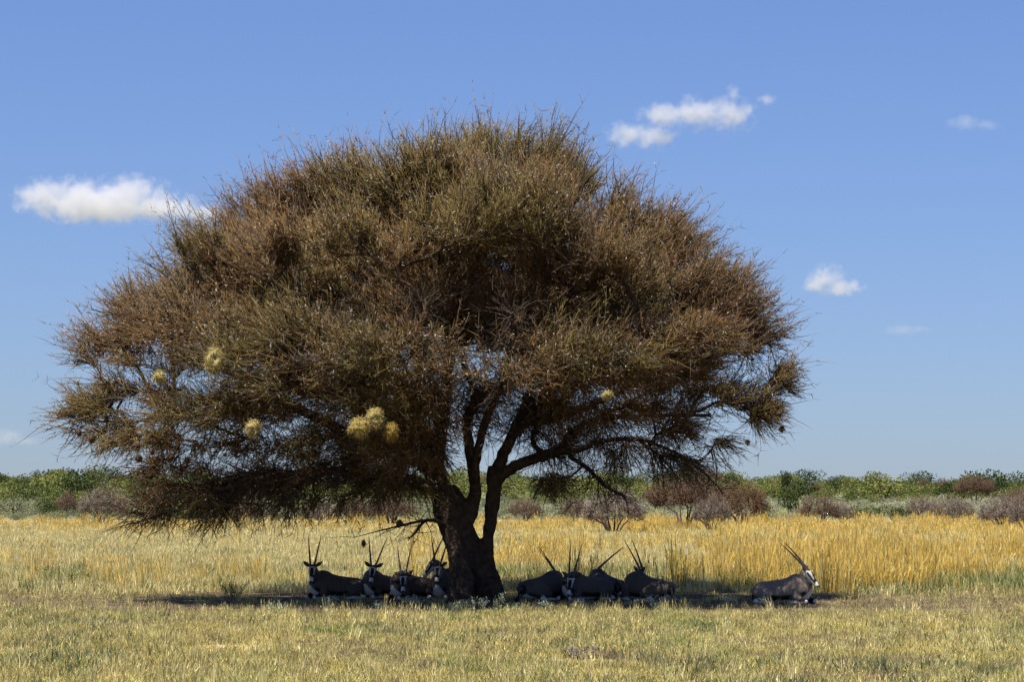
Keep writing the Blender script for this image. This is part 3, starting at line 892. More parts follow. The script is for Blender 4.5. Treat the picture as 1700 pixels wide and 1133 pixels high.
# sparse olive leaflets, denser towards the top and on the right shoulder
green_w = np.clip(.12 + 2.0 * np.clip(cn[:, 0], 0, 1) + .25 * (NP[src][:, 2] > 6.0), 0, 1)
g_c = at(1080, 390, TD)
green_w += 1.2 * np.exp(-np.sum(((NP[src] - g_c) / np.array([1.2, 2.5, .9])) ** 2, 1))
g_c = at(1250, 580, TD)
green_w += .8 * np.exp(-np.sum(((NP[src] - g_c) / np.array([.7, 1.5, .5])) ** 2, 1))
nl = 85000
i5 = rng.choice(len(i2), nl, p=(green_w[i2] / green_w[i2].sum()))
b5 = P2[i5, 0] + (P2[i5, 1] - P2[i5, 0]) * rng.uniform(0, 1, (nl, 1)) + rng.normal(0, .012, (nl, 3))
c5 = np.where(rng.uniform(size=(nl, 1)) < .55, np.array([[.10, .097, .021]]), np.array([[.135, .09, .028]])) * rng.uniform(.7, 1.3, (nl, 1))
v, f, c = slivers(b5, norm(rng.normal(size=(nl, 3))), rng.uniform(.03, .06, nl), rng.uniform(.012, .022, nl), c5)
tag(obj('leaves', mesh_np('leaves', v - TL, f, c), M_leaf, crown), kind='stuff')
print('TREE', NA, cnt, n, len(i2), n3)

# ------------------------------------------------------------------ bushes
def dry_bush(name, h, w, umbrella, nst, ntw, colr, label=None):
    """leafless thorn bush: crooked stems and a fan of twigs"""
    root = obj(name, None)
    st, tw = [], []
    tops = []
    for i in range(nst):
        a = rng.uniform(0, 6.28); r = w * .22 * rng.uniform(.2, 1)
        b0 = np.array([.05 * h * math.cos(a), .05 * h * math.sin(a), -.05])
        b1 = b0 + [r * .5 * math.cos(a), r * .5 * math.sin(a), h * .28 * rng.uniform(.7, 1.2)]
        b2 = b1 + [r * math.cos(a), r * math.sin(a), h * .25 * rng.uniform(.7, 1.2)]
        st.append([b0, b1, b2]); tops += [b1, b2, (b1 + b2) / 2]
    P = np.array(st) + rng.normal(0, .03 * h, (nst, 3, 3)) * np.array([0, 1, 1])[None, :, None]
    rr = np.outer(rng.uniform(.8, 1.2, nst), [.03 * h, .02 * h, .008 * h])
    v, f, c = tubes(P, rr, np.tile(np.array([.07, .05, .04]), (nst, 3, 1)), 5, False)
    obj('trunk', mesh_np('trunk', v, f, c, smooth=True), M_dry, root)
    tops = np.array(tops)
    d = norm(rng.normal(size=(ntw, 3))); d[:, 2] = np.abs(d[:, 2]) * (1 if umbrella else 1)
    lo = h * (.55 if umbrella else .38)
    tgt = np.stack([d[:, 0] * w * .5, d[:, 1] * w * .5, lo + d[:, 2] * (h - lo)], 1) * (rng.uniform(.35, 1, (ntw, 1)) ** .45)
    tgt[:, 2] = np.maximum(tgt[:, 2], lo * (.8 if umbrella else .45) * rng.uniform(.6, 1, ntw))
    lum = np.array([mnoise.noise(Vector(p * 1.3)) for p in tgt])
    tgt *= (1 + .18 * lum)[:, None]
    src_ = tops[np.argmin(np.linalg.norm(tgt[:, None] - tops[None], axis=2), axis=1)]
    k_ = rng.uniform(.35, .8, (ntw, 1))
    b0 = src_ + (tgt - src_) * k_ * (rng.uniform(size=(ntw, 1)) < .85)
    m_ = (b0 + tgt) / 2 + rng.normal(0, .05 * h, (ntw, 3))
    P = np.stack([b0, m_, tgt], 1)
    rr = np.outer(rng.uniform(.003, .0055, ntw) * h + .002, [1, .7, .3])
    cl = np.array(colr)[rng.integers(0, len(colr), ntw)] * rng.uniform(.7, 1.3, (ntw, 1))
    pr = [tubes(P, rr, np.repeat(cl[:, None], 3, 1), 3, True)]
    # short side twigs
    j = rng.integers(0, ntw, ntw * 3); t_ = rng.uniform(.2, 1, (len(j), 1))
    q0 = b0[j] + (tgt[j] - b0[j]) * t_
    q1 = q0 + norm(tgt[j] - b0[j] + rng.normal(0, .5 * h, (len(j), 3))) * (h * rng.uniform(.05, .14, (len(j), 1)))
    pr.append(tubes(np.stack([q0, q1], 1), np.outer(rng.uniform(.0025, .0045, len(j)) * h + .002, [1, .3]), np.repeat((cl[j] * rng.uniform(.8, 1.3, (len(j), 1)))[:, None], 2, 1), 3, True))
    v, f, c = merge(pr)
    obj('crown', mesh_np('crown', v, f, c), M_dry, root)
    return root


def leafy_bush(name, h, w, nleaf, size, colr, flat=.5, stem=True, mat=None):
    root = obj(name, None)
    nst = 5
    a = rng.uniform(0, 6.28, nst)
    P = np.stack([np.stack([.04 * h * np.cos(a), .04 * h * np.sin(a), np.full(nst, -.05)], 1),
                  np.stack([.12 * w * np.cos(a), .12 * w * np.sin(a), np.full(nst, .3 * h)], 1),
                  np.stack([.25 * w * np.cos(a), .25 * w * np.sin(a), np.full(nst, .62 * h)], 1)], 1)
    v, f, c = tubes(P, np.tile([.03 * h, .02 * h, .01 * h], (nst, 1)), np.tile(np.array([.06, .045, .03]), (nst, 3, 1)), 4, False)
    obj('trunk', mesh_np('trunk', v, f, c), M_dry, root)
    v, f, c = leaf_cloud(h, w, nleaf, size, colr)
    obj('crown', mesh_np('crown', v, f, c), mat or M_bush, root)
    return root


def leaf_cloud(h, w, nleaf, size, colr):
    nb = 9
    ba = rng.uniform(0, 6.28, nb); br = .30 * w * np.sqrt(rng.uniform(0, 1, nb))
    bc_ = np.stack([br * np.cos(ba), br * np.sin(ba), h * rng.uniform(.32, .68, nb)], 1)
    bs = np.stack([w * rng.uniform(.16, .27, nb)] * 2 + [h * rng.uniform(.2, .32, nb)], 1)
    i = rng.integers(0, nb, nleaf)
    d = norm(rng.normal(size=(nleaf, 3)))
    p = bc_[i] + d * bs[i] * (rng.uniform(.3, 1, (nleaf, 1)) ** .4)
    p[:, 2] = np.maximum(p[:, 2], .06 * h)
    cl = np.array(colr)[rng.integers(0, len(colr), nleaf)] * rng.uniform(.65, 1.25, (nleaf, 1))
    dd = norm(d + rng.normal(0, .6, (nleaf, 3)))
    return leaf_quads(p, dd, size * rng.uniform(.6, 1.4, nleaf), size * rng.uniform(.4, .8, nleaf), cl)


BROWN = [(0.0864, 0.0534, 0.0356), (0.1017, 0.0635, 0.0432), (0.0712, 0.0458, 0.033)]
GREYB = [(0.1263, 0.1033, 0.089), (0.1492, 0.1234, 0.1062), (0.1033, 0.0832, 0.0689)]
RUST = [(0.0915, 0.0483, 0.0254), (0.0763, 0.0432, 0.0254), (0.1068, 0.061, 0.033)]
LG = [(0.1375, 0.1485, 0.0385), (0.1155, 0.132, 0.0307), (0.165, 0.1705, 0.055)]
MG = [(0.0461, 0.0644, 0.0135), (0.0553, 0.0737, 0.0172), (0.0368, 0.0553, 0.0123)]
DG = [(.032, .05, .014), (.04, .06, .018), (.026, .042, .012)]
SG = [(0.1286, 0.1398, 0.0756), (0.1512, 0.1588, 0.0945), (0.1095, 0.1247, 0.0643)]
WG = [(0.2885, 0.2885, 0.1971), (0.25, 0.255, 0.1682), (0.327, 0.3222, 0.2309)]

kit = {
    'umb': dry_bush('thorn_bush', 1, 1.7, True, 5, 800, BROWN + RUST[:1]),
    'brn': dry_bush('thorn_bush', 1, 1.6, False, 9, 700, BROWN),
    'gry': dry_bush('thorn_bush', 1, 1.6, False, 9, 700, GREYB + BROWN[:1]),
    'rst': dry_bush('thorn_bush', 1, 1.5, False, 7, 700, RUST),
    'lg': leafy_bush('green_bush', 1, 1.7, 900, .085, LG),
    'lg2': leafy_bush('green_bush', 1, 2.1, 900, .085, LG + MG[:1]),
    'mg': leafy_bush('green_bush', 1, 1.6, 900, .085, MG),
    'mg2': leafy_bush('green_bush', 1, 1.9, 900, .085, MG + LG[:1]),
    'dg': leafy_bush('dark_tree', 1, 1.15, 900, .08, DG),
    'dg2': leafy_bush('dark_tree', 1, 1.5, 900, .08, DG + MG[:1]),
    'sg': leafy_bush('silver_bush', 1, 1.7, 900, .07, SG),
}
kit_asp = dict(umb=1.7, brn=1.6, gry=1.6, rst=1.5, lg=1.7, lg2=2.1, mg=1.6, mg2=1.9, dg=1.15, dg2=1.5, sg=1.7, wg=1.9)
kit_used = set()


def put_bush(kind, loc, w, h, label, cat, group):
    if kind in kit_used:
        o = copy_tree(kit[kind])
    else:
        o = kit[kind]; kit_used.add(kind)
    o.location = loc
    o.rotation_euler = (0, 0, rng.uniform(0, 6.28))
    s_ = w / kit_asp[kind]
    o.scale = (s_, s_, h)
    return tag(o, label, cat, group)


# bushes along the far edge of the grass: kind, px, base py, width px, height px, label
EDGE = [
    ('umb', 1135, 882, 150, 90, 'dark brown flat-topped thorn tree, tallest behind the right-hand antelopes'),
    ('rst', 1232, 876, 95, 72, 'rust-brown thorn bush directly behind the tallest flat-topped thorn tree'),
    ('gry', 1180, 884, 70, 58, 'grey-brown thorn bush between the flat-topped thorn tree and rusty bush'),
    ('gry', 1018, 888, 118, 72, 'rounded grey-brown thorn bush just behind the crossed horns'),
    ('brn', 955, 868, 56, 38, 'small brown thorn bush next to the rounded grey-brown one, towards the trunk'),
    ('brn', 872, 866, 62, 34, 'low dark brown bush closest to the right side of the trunk'),
    ('brn', 1362, 872, 85, 44, 'brown thorn bush beyond the horns of the sunlit antelope'),
    ('gry', 1398, 872, 42, 34, 'thin grey thorn bush beside the brown one beyond the sunlit antelope'),
    ('gry', 1528, 866, 58, 40, 'round grey thorn bush at the start of the right-hand bush row'),
    ('gry', 1582, 872, 76, 46, 'grey thorn bush in the middle of the right-hand bush row'),
    ('umb', 1618, 856, 78, 46, 'flat-topped brown thorn tree raised above the right-hand bush row'),
    ('gry', 1662, 884, 92, 60, 'broad grey thorn bush below the flat-topped one on the right'),
    ('gry', 1702, 892, 70, 70, 'grey thorn bush cut by the right edge of the picture'),
    ('brn', 1690, 862, 60, 44, 'brown thorn bush behind the one cut by the right edge'),
    ('gry', 172, 872, 92, 60, 'pale grey thorn bush under the drooping left branches'),
    ('brn', 114, 862, 46, 38, 'small brown thorn bush left of the pale grey bush'),
    ('brn', 398, 872, 90, 40, 'brown thorn bush behind the tips of the lower left branches'),
    ('gry', 530, 878, 62, 46, 'grey thorn bush above the horns of the leftmost antelope'),
    ('brn', 585, 872, 74, 44, 'brown thorn bush behind the low left boughs near the trunk'),
    ('brn', 650, 874, 96, 50, 'dark thorn bush half hidden behind the low boughs left of the trunk'),
    ('mg', 1310, 862, 46, 50, 'upright mid-green bush standing alone between brown thorn bushes'),
    ('mg2', 1264, 870, 42, 30, 'low green bush at the foot of the rust-brown thorn bush'),
    ('mg2', 1432, 866, 66, 28, 'low green bush right of the thin grey thorn bush'),
    ('mg', 1482, 866, 60, 26, 'low green bush just left of the right-hand bush row'),
    ('mg', 78, 862, 56, 30, 'small bright green bush left of the small brown thorn bush'),
    ('sg', 22, 862, 84, 32, 'grey-green bush at the left edge of the picture'),
    ('sg', 866, 864, 110, 26, 'low grey-green bush behind the right stem of the trunk'),
    ('sg', 1570, 866, 70, 20, 'low grey-green bush in front of the right-hand bush row'),
    ('mg2', 300, 868, 80, 28, 'low green bush behind the drooping left branches'),
    ('sg', 470, 868, 90, 30, 'low grey-green bush behind the drooping branches left of centre'),
]
for kind, px, py, w, h, lab in EDGE:
    p = ground_at(px, py)
    sc_ = p[1] / FPX
    cat_ = 'tree' if kind == 'umb' else 'bush'
    put_bush(kind, (p[0], p[1], float(gz(p[0], p[1])) - .02), w * sc_ * 1.05, h * sc_ * 1.14, lab, cat_, 'bushes along the far edge of the grass')

# lone trees that stick out of the ridge: kind, px, py of the top, width px, height px, distance, label
RIDGE = [
    ('dg', 1300, 778, 30, 42, 330, 'dark green double-headed tree sticking out of the ridge thicket'),
    ('dg2', 1213, 783, 44, 30, 330, 'dark green round tree behind the tall flat-topped thorn tree'),
    ('dg2', 1382, 790, 36, 22, 345, 'dark green low tree right of the double-headed one on the ridge'),
    ('brn', 1560, 792, 32, 26, 360, 'brown leafless tree on the ridge skyline, right one of a pair'),
    ('brn', 1530, 793, 28, 24, 360, 'brown leafless tree on the ridge skyline, left one of a pair'),
    ('dg', 1647, 800, 18, 16, 380, 'small dark tree alone on the right ridge skyline'),
    ('dg2', 1690, 796, 40, 22, 380, 'dark green spreading tree at the right end of the ridge'),
    ('dg2', 190, 772, 42, 24, 400, 'dark spreading tree highest on the left ridge skyline'),
    ('dg', 125, 782, 22, 18, 350, 'dark round tree in the light green thicket on the left'),
    ('dg2', 64, 778, 22, 12, 410, 'small dark tree on the skyline near the left edge'),
    ('dg2', 152, 776, 34, 14, 405, 'low dark tree on the skyline just left of the highest one'),
    ('rst', 1315, 801, 28, 22, 310, 'rust-brown bush below the double-headed dark tree'),
    ('dg2', 32, 793, 14, 20, 330, 'narrow dark bush in the thicket near the left edge'),
    ('lg2', 1378, 803, 42, 22, 305, 'bright yellow-green round bush below the low dark tree'),
    ('brn', 1350, 800, 30, 20, 318, 'brown bush left of the bright yellow-green one'),
    ('mg2', 1180, 781, 40, 24, 335, 'mid-green bush left of the dark round tree on the ridge'),
    ('dg2', 1032, 786, 50, 26, 330, 'dark bush on the ridge above the rounded grey-brown thorn bush'),
    ('lg', 1060, 780, 34, 22, 335, 'pale green bush crowning the ridge between two dark ones'),
]
for kind, px, py, w, h, D, lab in RIDGE:
    top = at(px, py, D); sc_ = D / FPX
    g0 = float(gz(top[0], D))
    hh = max(top[2] - g0, h * sc_)
    put_bush(kind, (top[0], D, g0 - .05), w * sc_, hh, lab, 'tree' if kind.startswith('dg') else 'bush', 'lone trees and bushes on the ridge')

# single bushes of the green thicket on the ridge
taken = []
tries = 0
while len(taken) < 150 and tries < 4000:
    tries += 1
    D = rng.uniform(285, 425)
    x = rng.uniform(-1, 1) * D * .2125 * 1.02
    wd = rng.uniform(3.2, 7.5)
    if any((x - a) ** 2 + ((D - b_) / 2.2) ** 2 < (.45 * (wd + c_)) ** 2 for a, b_, c_ in taken):
        continue
    taken.append((x, D, wd))
    k_ = rng.choice(['lg', 'lg2', 'mg', 'mg2', 'dg2', 'brn'], p=[.30, .28, .13, .13, .10, .06])
    lab = {'lg': 'light yellow-green domed bush in the thicket covering the ridge', 'lg2': 'light yellow-green flat bush in the thicket covering the ridge',
           'mg': 'mid-green domed bush in the thicket covering the ridge', 'mg2': 'mid-green spreading bush in the thicket covering the ridge',
           'dg2': 'dark green bush among lighter ones in the ridge thicket', 'brn': 'bare brown bush among green ones in the ridge thicket'}[k_]
    put_bush(k_, (x, D, float(gz(x, D)) - .05), wd, wd * rng.uniform(.40, .58), lab, 'bush', 'thicket bushes on the ridge: ' + k_.rstrip('2').replace('lg', 'light').replace('mg', 'green').replace('dg', 'dark').replace('brn', 'brown') + (' flat' if k_ in ('lg2', 'mg2') else ''))

def leaf_mesh(name, h, w, nl_, size, colr, mat=M_bush):
    v, f, c = leaf_cloud(h, w, nl_, size, colr)
    me = mesh_np(name, v, f, c); me.materials.append(mat)
    return me

th = [leaf_mesh('thicket_light', 1, 1.9, 420, .12, LG), leaf_mesh('thicket_mid', 1, 1.8, 420, .12, MG + LG[:1]), leaf_mesh('thicket_mixed', 1, 2.0, 420, .12, LG + MG), leaf_mesh('thicket_dark', 1, 1.6, 420, .12, DG + MG)]
n = 1000
D = rng.uniform(272, 445, n); x = rng.uniform(-1, 1, n) * D * .2125 * 1.25
s_ = rng.uniform(1.0, 2.3, n) * np.where(D < 295, .8, 1)
rot, scl = rot_scl(n, 1, 1, .8, 1.1, .03); scl *= s_[:, None]
scatter('ridge_thicket', th, np.stack([x, D, gz(x, D) - .1], 1), rot, scl, rng.choice(4, n, p=[.34, .28, .26, .12]), 'stuff', 'green bush thicket filling the low ridge behind the grass', 'bushes')
sv = [leaf_mesh('scrub_pale', 1, 1.9, 420, .10, WG), leaf_mesh('scrub_silver', 1, 1.8, 420, .10, SG + WG[:1]), leaf_mesh('scrub_green', 1, 1.7, 420, .10, SG + MG[:1])]
n = 2000
D = rng.uniform(212, 290, n); x = rng.uniform(-1, 1, n) * D * .2125 * 1.2
xr = x / (D * .2125)
s_ = rng.uniform(.5, 1.15, n) * np.where(D < 222, .75, 1)
pw = np.clip(.25 + .6 * xr, .05, .85)
idx = np.where(rng.uniform(size=n) < pw, 0, np.where(rng.uniform(size=n) < .55, 1, 2))
rot, scl = rot_scl(n, 1, 1, .8, 1.1, .03); scl *= s_[:, None]
scatter('silver_scrub', sv, np.stack([x, D, gz(x, D) - .08], 1), rot, scl, idx, 'stuff', 'silvery grey-green scrub between the grass flat and the ridge', 'scrub')

# ------------------------------------------------------------------ oryx
TAN_ = np.array((.115, .093, .073)); BLK = np.array((.012, .010, .009)); WHT = np.array((.48, .455, .42))


def sm(x, a, b_):
    return np.clip((x - a) / (b_ - a), 0, 1)


def oryx(label, cpx, D, yaw, poll, Dp, hyaw, hpitch, roll=0, splay=.14, lift=14, scale=.95, hornlen=.86, coat_lighting=.68):
    TAN = TAN_ * coat_lighting  # shade and sun put into the hide colour: dimmer under crown, brighter when sunlit
    loc = np.array([(cpx - 850) / FPX * D, D, 0.0])
    root = obj('oryx', None, loc=loc)
    root.rotation_euler = (0, 0, R(yaw))
    root.scale = (scale,) * 3
    tag(root, label, 'antelope', 'oryx resting in the shade of the tree')
    cy, sy = math.cos(R(-yaw)), math.sin(R(-yaw))
    def loc_of(w):
        d = (w - loc) / scale
        return np.array([cy * d[0] - sy * d[1], sy * d[0] + cy * d[1], d[2]])
    pl = loc_of(at(poll[0], poll[1], Dp))
    hy = R(hyaw - yaw); hp = R(hpitch)
    d = np.array([math.cos(hp) * math.cos(hy), math.cos(hp) * math.sin(hy), math.sin(hp)])
    l = np.array([-math.sin(hy), math.cos(hy), 0.0])
    t = np.cross(d, l)
    cr, sr = math.cos(R(roll)), math.sin(R(roll))
    l, t = l * cr + t * sr, t * cr - l * sr
    parts_ = []
    # torso
    v, f, tp = loft([(-.73, 0, .25, .05, .07), (-.67, 0, .25, .16, .15), (-.52, 0, .245, .24, .215), (-.28, 0, .25, .28, .24), (0, 0, .265, .30, .265), (.22, 0, .29, .275, .295),
                     (.40, 0, .335, .24, .325), (.55, 0, .35, .195, .27), (.66, 0, .37, .12, .17), (.71, 0, .38, .05, .08)], n=28, rings=40)
    tt, ph = tp[:, 0], tp[:, 1]
    c = np.tile(TAN, (len(v), 1)) * (1 - .12 * np.cos(ph))[:, None]
    c = np.where((ph > 2.25)[:, None], WHT, c)
    c = np.where(((ph > 1.88) & (ph <= 2.25) & (tt > .12) & (tt < .85))[:, None], BLK, c)
    c = np.where(((ph < .16) & (tt < .8))[:, None], TAN * .35, c)
    c = np.where(((tt < .07) | ((tt < .2) & (ph < .22)))[:, None], BLK, c)
    parts_.append((v, f, c))
    # neck
    S0 = np.array([.36, 0, .40]); S1 = np.array([.56, 0, .47])
    nb_ = pl - d * .015 - t * .02
    mid_ = S1 * .45 + nb_ * .55 + np.array([0, 0, -.02])
    st = [(*S0, .17, .22), (*S1, .135, .185), (*mid_, .095, .135), (*(nb_ - (nb_ - mid_) * .15), .078, .105), (*(nb_ + d * .03), .06, .07)]
    v, f, tp = loft(st, up=(-.35, 0, 1) if abs(nb_[0] - .56) > .12 else (-1, 0, .6), n=24, rings=24)
    tt, ph = tp[:, 0], tp[:, 1]
    c = np.tile(TAN * 1.08, (len(v), 1))
    c = np.where((ph < .18)[:, None], TAN * .4, c)
    c = np.where((ph > 2.85)[:, None], BLK, c)
    parts_.append((v, f, c))
    # head
    hs = [(-.05, -.005, .045, .05), (.0, 0, .078, .088), (.07, .0, .088, .10), (.15, -.008, .076, .092), (.23, -.018, .058, .074), (.31, -.026, .05, .058), (.375, -.032, .05, .05), (.41, -.038, .036, .036), (.425, -.04, .012, .012)]
    st = [(*(pl + d * a + t * b_), w_, h_) for a, b_, w_, h_ in hs]
    v, f, tp = loft(st, up=t, n=32, rings=44)
    tt, ph = tp[:, 0], tp[:, 1]
    al = (v - pl) @ d / .42
    c = np.tile(WHT, (len(v), 1))
    bl = (ph < .62) & (al < .12)
    bl |= (ph < .50 + .25 * sm(al, .25, .5)) & (al > .22) & (al < .74)
    bl |= (ph > 1.12) & (ph < 1.75) & (al > .08) & (al < .80)
    bl |= (al > .58) & (al < .74) & (ph < 1.75)
    bl |= (ph > 2.5) & (al < .35)
    bl |= (al > .965) & (ph < 2.0)
    c = np.where(bl[:, None], BLK, c)
    c = np.where(((al < .02) & ~bl)[:, None], TAN, c)
    parts_.append((v, f, c))
    # ears
    for sgn in (1, -1):
        e0 = pl - d * .01 + l * sgn * .06 + t * .02
        ed = norm((l * sgn * 1.0 + t * .35 - d * .62)[None])[0]
        st = [(*(e0), .022, .016), (*(e0 + ed * .05), .046, .016), (*(e0 + ed * .11), .054, .014), (*(e0 + ed * .165), .030, .012), (*(e0 + ed * .20), .008, .008)]
        v, f, tp = loft(st, up=norm((t + d)[None])[0], n=12, rings=12)
        c = np.tile(TAN * .6, (len(v), 1)); c = np.where((tp[:, 0] > .75)[:, None], BLK, c)
        parts_.append((v, f, c))
    # legs, folded
    for sgn in (1, -1):
        st = [(.42, sgn * .15, .30, .10, .13), (.46, sgn * .20, .17, .075, .09), (.60, sgn * .20, .085, .05, .055), (.70, sgn * .18, .062, .045, .045), (.73, sgn * .18, .05, .02, .02)]
        v, f, tp = loft(st, up=(.5, .1, 1), n=14, rings=16)
        c = np.where((tp[:, 0] < .45)[:, None], TAN * .9, np.where((tp[:, 0] < .7)[:, None], BLK, WHT))
        parts_.append((v, f, c))
        st = [(.72, sgn * .18, .05, .03, .03), (.66, sgn * .205, .038, .032, .032), (.52, sgn * .235, .034, .027, .027), (.42, sgn * .25, .036, .032, .03), (.34, sgn * .26, .032, .03, .026), (.31, sgn * .26, .03, .01, .01)]
        v, f, tp = loft(st, up=(0, 0, 1), n=12, rings=16)
        c = np.where((tp[:, 0] < .82)[:, None], WHT, BLK)
        parts_.append((v, f, np.broadcast_to(c, (len(v), 3)).copy()))
        st = [(-.56, sgn * .12, .31, .12, .13), (-.44, sgn * .205, .26, .125, .16), (-.26, sgn * .275, .20, .10, .14), (-.12, sgn * .30, .135, .07, .09), (-.06, sgn * .30, .11, .03, .04)]
        v, f, tp = loft(st, up=(.5, 0, 1), n=18, rings=20)
        c = np.tile(TAN, (len(v), 1)); c = np.where((tp[:, 0] > .80)[:, None], BLK, c)
        parts_.append((v, f, c))
        st = [(-.10, sgn * .31, .11, .06, .06), (-.28, sgn * .345, .07, .05, .055), (-.46, sgn * .345, .06, .038, .045), (-.51, sgn * .34, .05, .03, .035)]
        v, f, tp = loft(st, up=(0, 0, 1), n=12, rings=14)
        c = np.where((tp[:, 0] < .5)[:, None], BLK, WHT)
        parts_.append((v, f, np.broadcast_to(c, (len(v), 3)).copy()))
        st = [(-.50, sgn * .345, .045, .035, .035), (-.36, sgn * .385, .034, .027, .027), (-.16, sgn * .40, .034, .027, .027), (-.06, sgn * .41, .036, .032, .03), (.02, sgn * .41, .03, .028, .024), (.04, sgn * .41, .028, .01, .01)]
        v, f, tp = loft(st, up=(0, 0, 1), n=12, rings=16)
        c = np.where((tp[:, 0] < .82)[:, None], WHT, BLK)
        parts_.append((v, f, np.broadcast_to(c, (len(v), 3)).copy()))
    # tail, lying beside the rump
    st = [(-.69, 0, .31, .03, .03), (-.77, .03, .26, .024, .024), (-.79, .06, .12, .022, .022), (-.78, .12, .045, .04, .035), (-.70, .22, .035, .045, .03), (-.60, .27, .03, .015, .012)]
    v, f, tp = loft(st, up=(0, 1, .3), n=10, rings=18)
    c = np.where((tp[:, 0] < .35)[:, None], TAN * .8, BLK)
    parts_.append((v, f, np.broadcast_to(c, (len(v), 3)).copy()))
    me = unite('body', parts_, .017, 3)
    obj('body', me, M_hide, root)
    # horns: long, nearly straight, ringed on the lower half
    hb = norm((-d * math.cos(R(lift)) + t * math.sin(R(lift)))[None])[0]
    for sgn in (1, -1):
        b0 = pl + t * .055 + d * .035 + l * sgn * .038
        hd = norm((hb + l * sgn * splay)[None])[0]
        k_ = 36
        u = np.linspace(0, 1, k_)
        curve = (-t * .05 - l * sgn * .012) * (u ** 2)[:, None]
        Pn = b0 + hd * (u * hornlen)[:, None] + curve
        rr = .023 * (1 - u) ** .75 + .0035
        rr = rr * (1 + .10 * np.sin(u * 95) * (u < .5))
        v, f, c = tubes(Pn[None], rr[None], np.tile(np.array([.028, .022, .019]), (1, k_, 1)) * (1 + .8 * (u < .5))[None, :, None], 9, True)
        obj('horn', mesh_np('horn', v, f, c, smooth=True), M_horn, root)
    return root


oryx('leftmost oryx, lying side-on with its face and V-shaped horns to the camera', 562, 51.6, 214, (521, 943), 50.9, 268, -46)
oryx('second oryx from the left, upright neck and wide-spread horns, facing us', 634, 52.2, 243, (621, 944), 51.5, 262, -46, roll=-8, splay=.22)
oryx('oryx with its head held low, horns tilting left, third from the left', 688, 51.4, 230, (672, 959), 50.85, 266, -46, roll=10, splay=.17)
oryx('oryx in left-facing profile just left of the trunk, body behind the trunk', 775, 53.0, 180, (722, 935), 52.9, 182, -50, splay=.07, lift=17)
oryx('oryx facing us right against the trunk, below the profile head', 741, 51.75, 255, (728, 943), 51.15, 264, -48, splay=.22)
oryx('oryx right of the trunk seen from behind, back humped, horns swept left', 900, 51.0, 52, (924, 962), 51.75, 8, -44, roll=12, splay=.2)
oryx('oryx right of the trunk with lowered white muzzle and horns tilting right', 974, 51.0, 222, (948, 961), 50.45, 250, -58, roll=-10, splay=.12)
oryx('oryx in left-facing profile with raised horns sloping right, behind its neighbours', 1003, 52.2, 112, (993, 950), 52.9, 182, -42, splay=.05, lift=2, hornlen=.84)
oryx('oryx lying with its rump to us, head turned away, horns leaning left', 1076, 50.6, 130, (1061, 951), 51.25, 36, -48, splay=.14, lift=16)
oryx('lone sunlit oryx in right-facing profile at the right edge of the shade', 1297, 49.4, -38, (1335, 950), 48.95, -24, -46, splay=.17, lift=3, coat_lighting=1.5)  # hide colour brightened to add to the sunlight on it

# ------------------------------------------------------------------ nests in the tree
def nest(label, px, py, D, w, h, tint=(.42, .32, .09), loose=260, hole=None, name='weaver_nest', group='straw weaver nests in the tree'):
    c0 = at(px, py, D); s_ = D / FPX
    w, h = w * s_, h * s_
    root = obj(name, None, loc=c0)
    tag(root, label, 'nest', group)
    d = []
    n1, n2 = 18, 28
    V = []
    for i in range(n1):
        th_ = math.pi * (i + .02) / (n1 - 1 + .04)
        for j in range(n2):
            a = 2 * math.pi * j / n2
            p = Vector((math.sin(th_) * math.cos(a), math.sin(th_) * math.sin(a), math.cos(th_)))
            q = 1 + .22 * mnoise.noise(p * 2.3 + Vector((px, py, 0))) + .10 * mnoise.noise(p * 7 + Vector((px, 0, 0)))
            r_ = np.array([p.x * w * .46, p.y * w * .44, p.z * h * .46]) * q
            if hole is not None:
                hd = Vector((hole[0], -1, hole[1])).normalized()
                k_ = p.dot(hd)
                if k_ > .86: r_ = r_ * (1 - .55 * (k_ - .86) / .14)
            V.append(r_)
    V = np.array(V)
    F = [(i * n2 + j, i * n2 + (j + 1) % n2, (i + 1) * n2 + (j + 1) % n2, (i + 1) * n2 + j) for i in range(n1 - 1) for j in range(n2)]
    tint = np.array(tint)
    c = tint * .5 * rng.uniform(.7, 1.2, (len(V), 1))
    body = obj('nest_body', mesh_np('nest_body', V, np.array(F), c, smooth=True), M_straw, root)
    # straws lying on and sticking out of the surface
    i = rng.integers(0, len(V), loose)
    nrm_ = norm(V[i]); tan_ = norm(np.cross(nrm_, rng.normal(size=(loose, 3))))
    dd = norm(tan_ + nrm_ * rng.uniform(.05, .8, (loose, 1)) + np.array([0, 0, -.25]))
    L_ = rng.uniform(.2, .5, loose) * min(w, h)
    b0 = V[i] * 1.01
    P = np.stack([b0, b0 + dd * (L_ * .5)[:, None] + nrm_ * .006, b0 + dd * L_[:, None] + rng.normal(0, .02, (loose, 3))], 1)
    cl = tint * rng.uniform(.4, .95, (loose, 1))
    v, f, c = tubes(P, np.outer(rng.uniform(.003, .0055, loose), [1, .8, .4]), np.repeat(cl[:, None], 3, 1), 3, True)
    obj('straws', mesh_np('straws', v, f, c), M_straw, root)
    return root


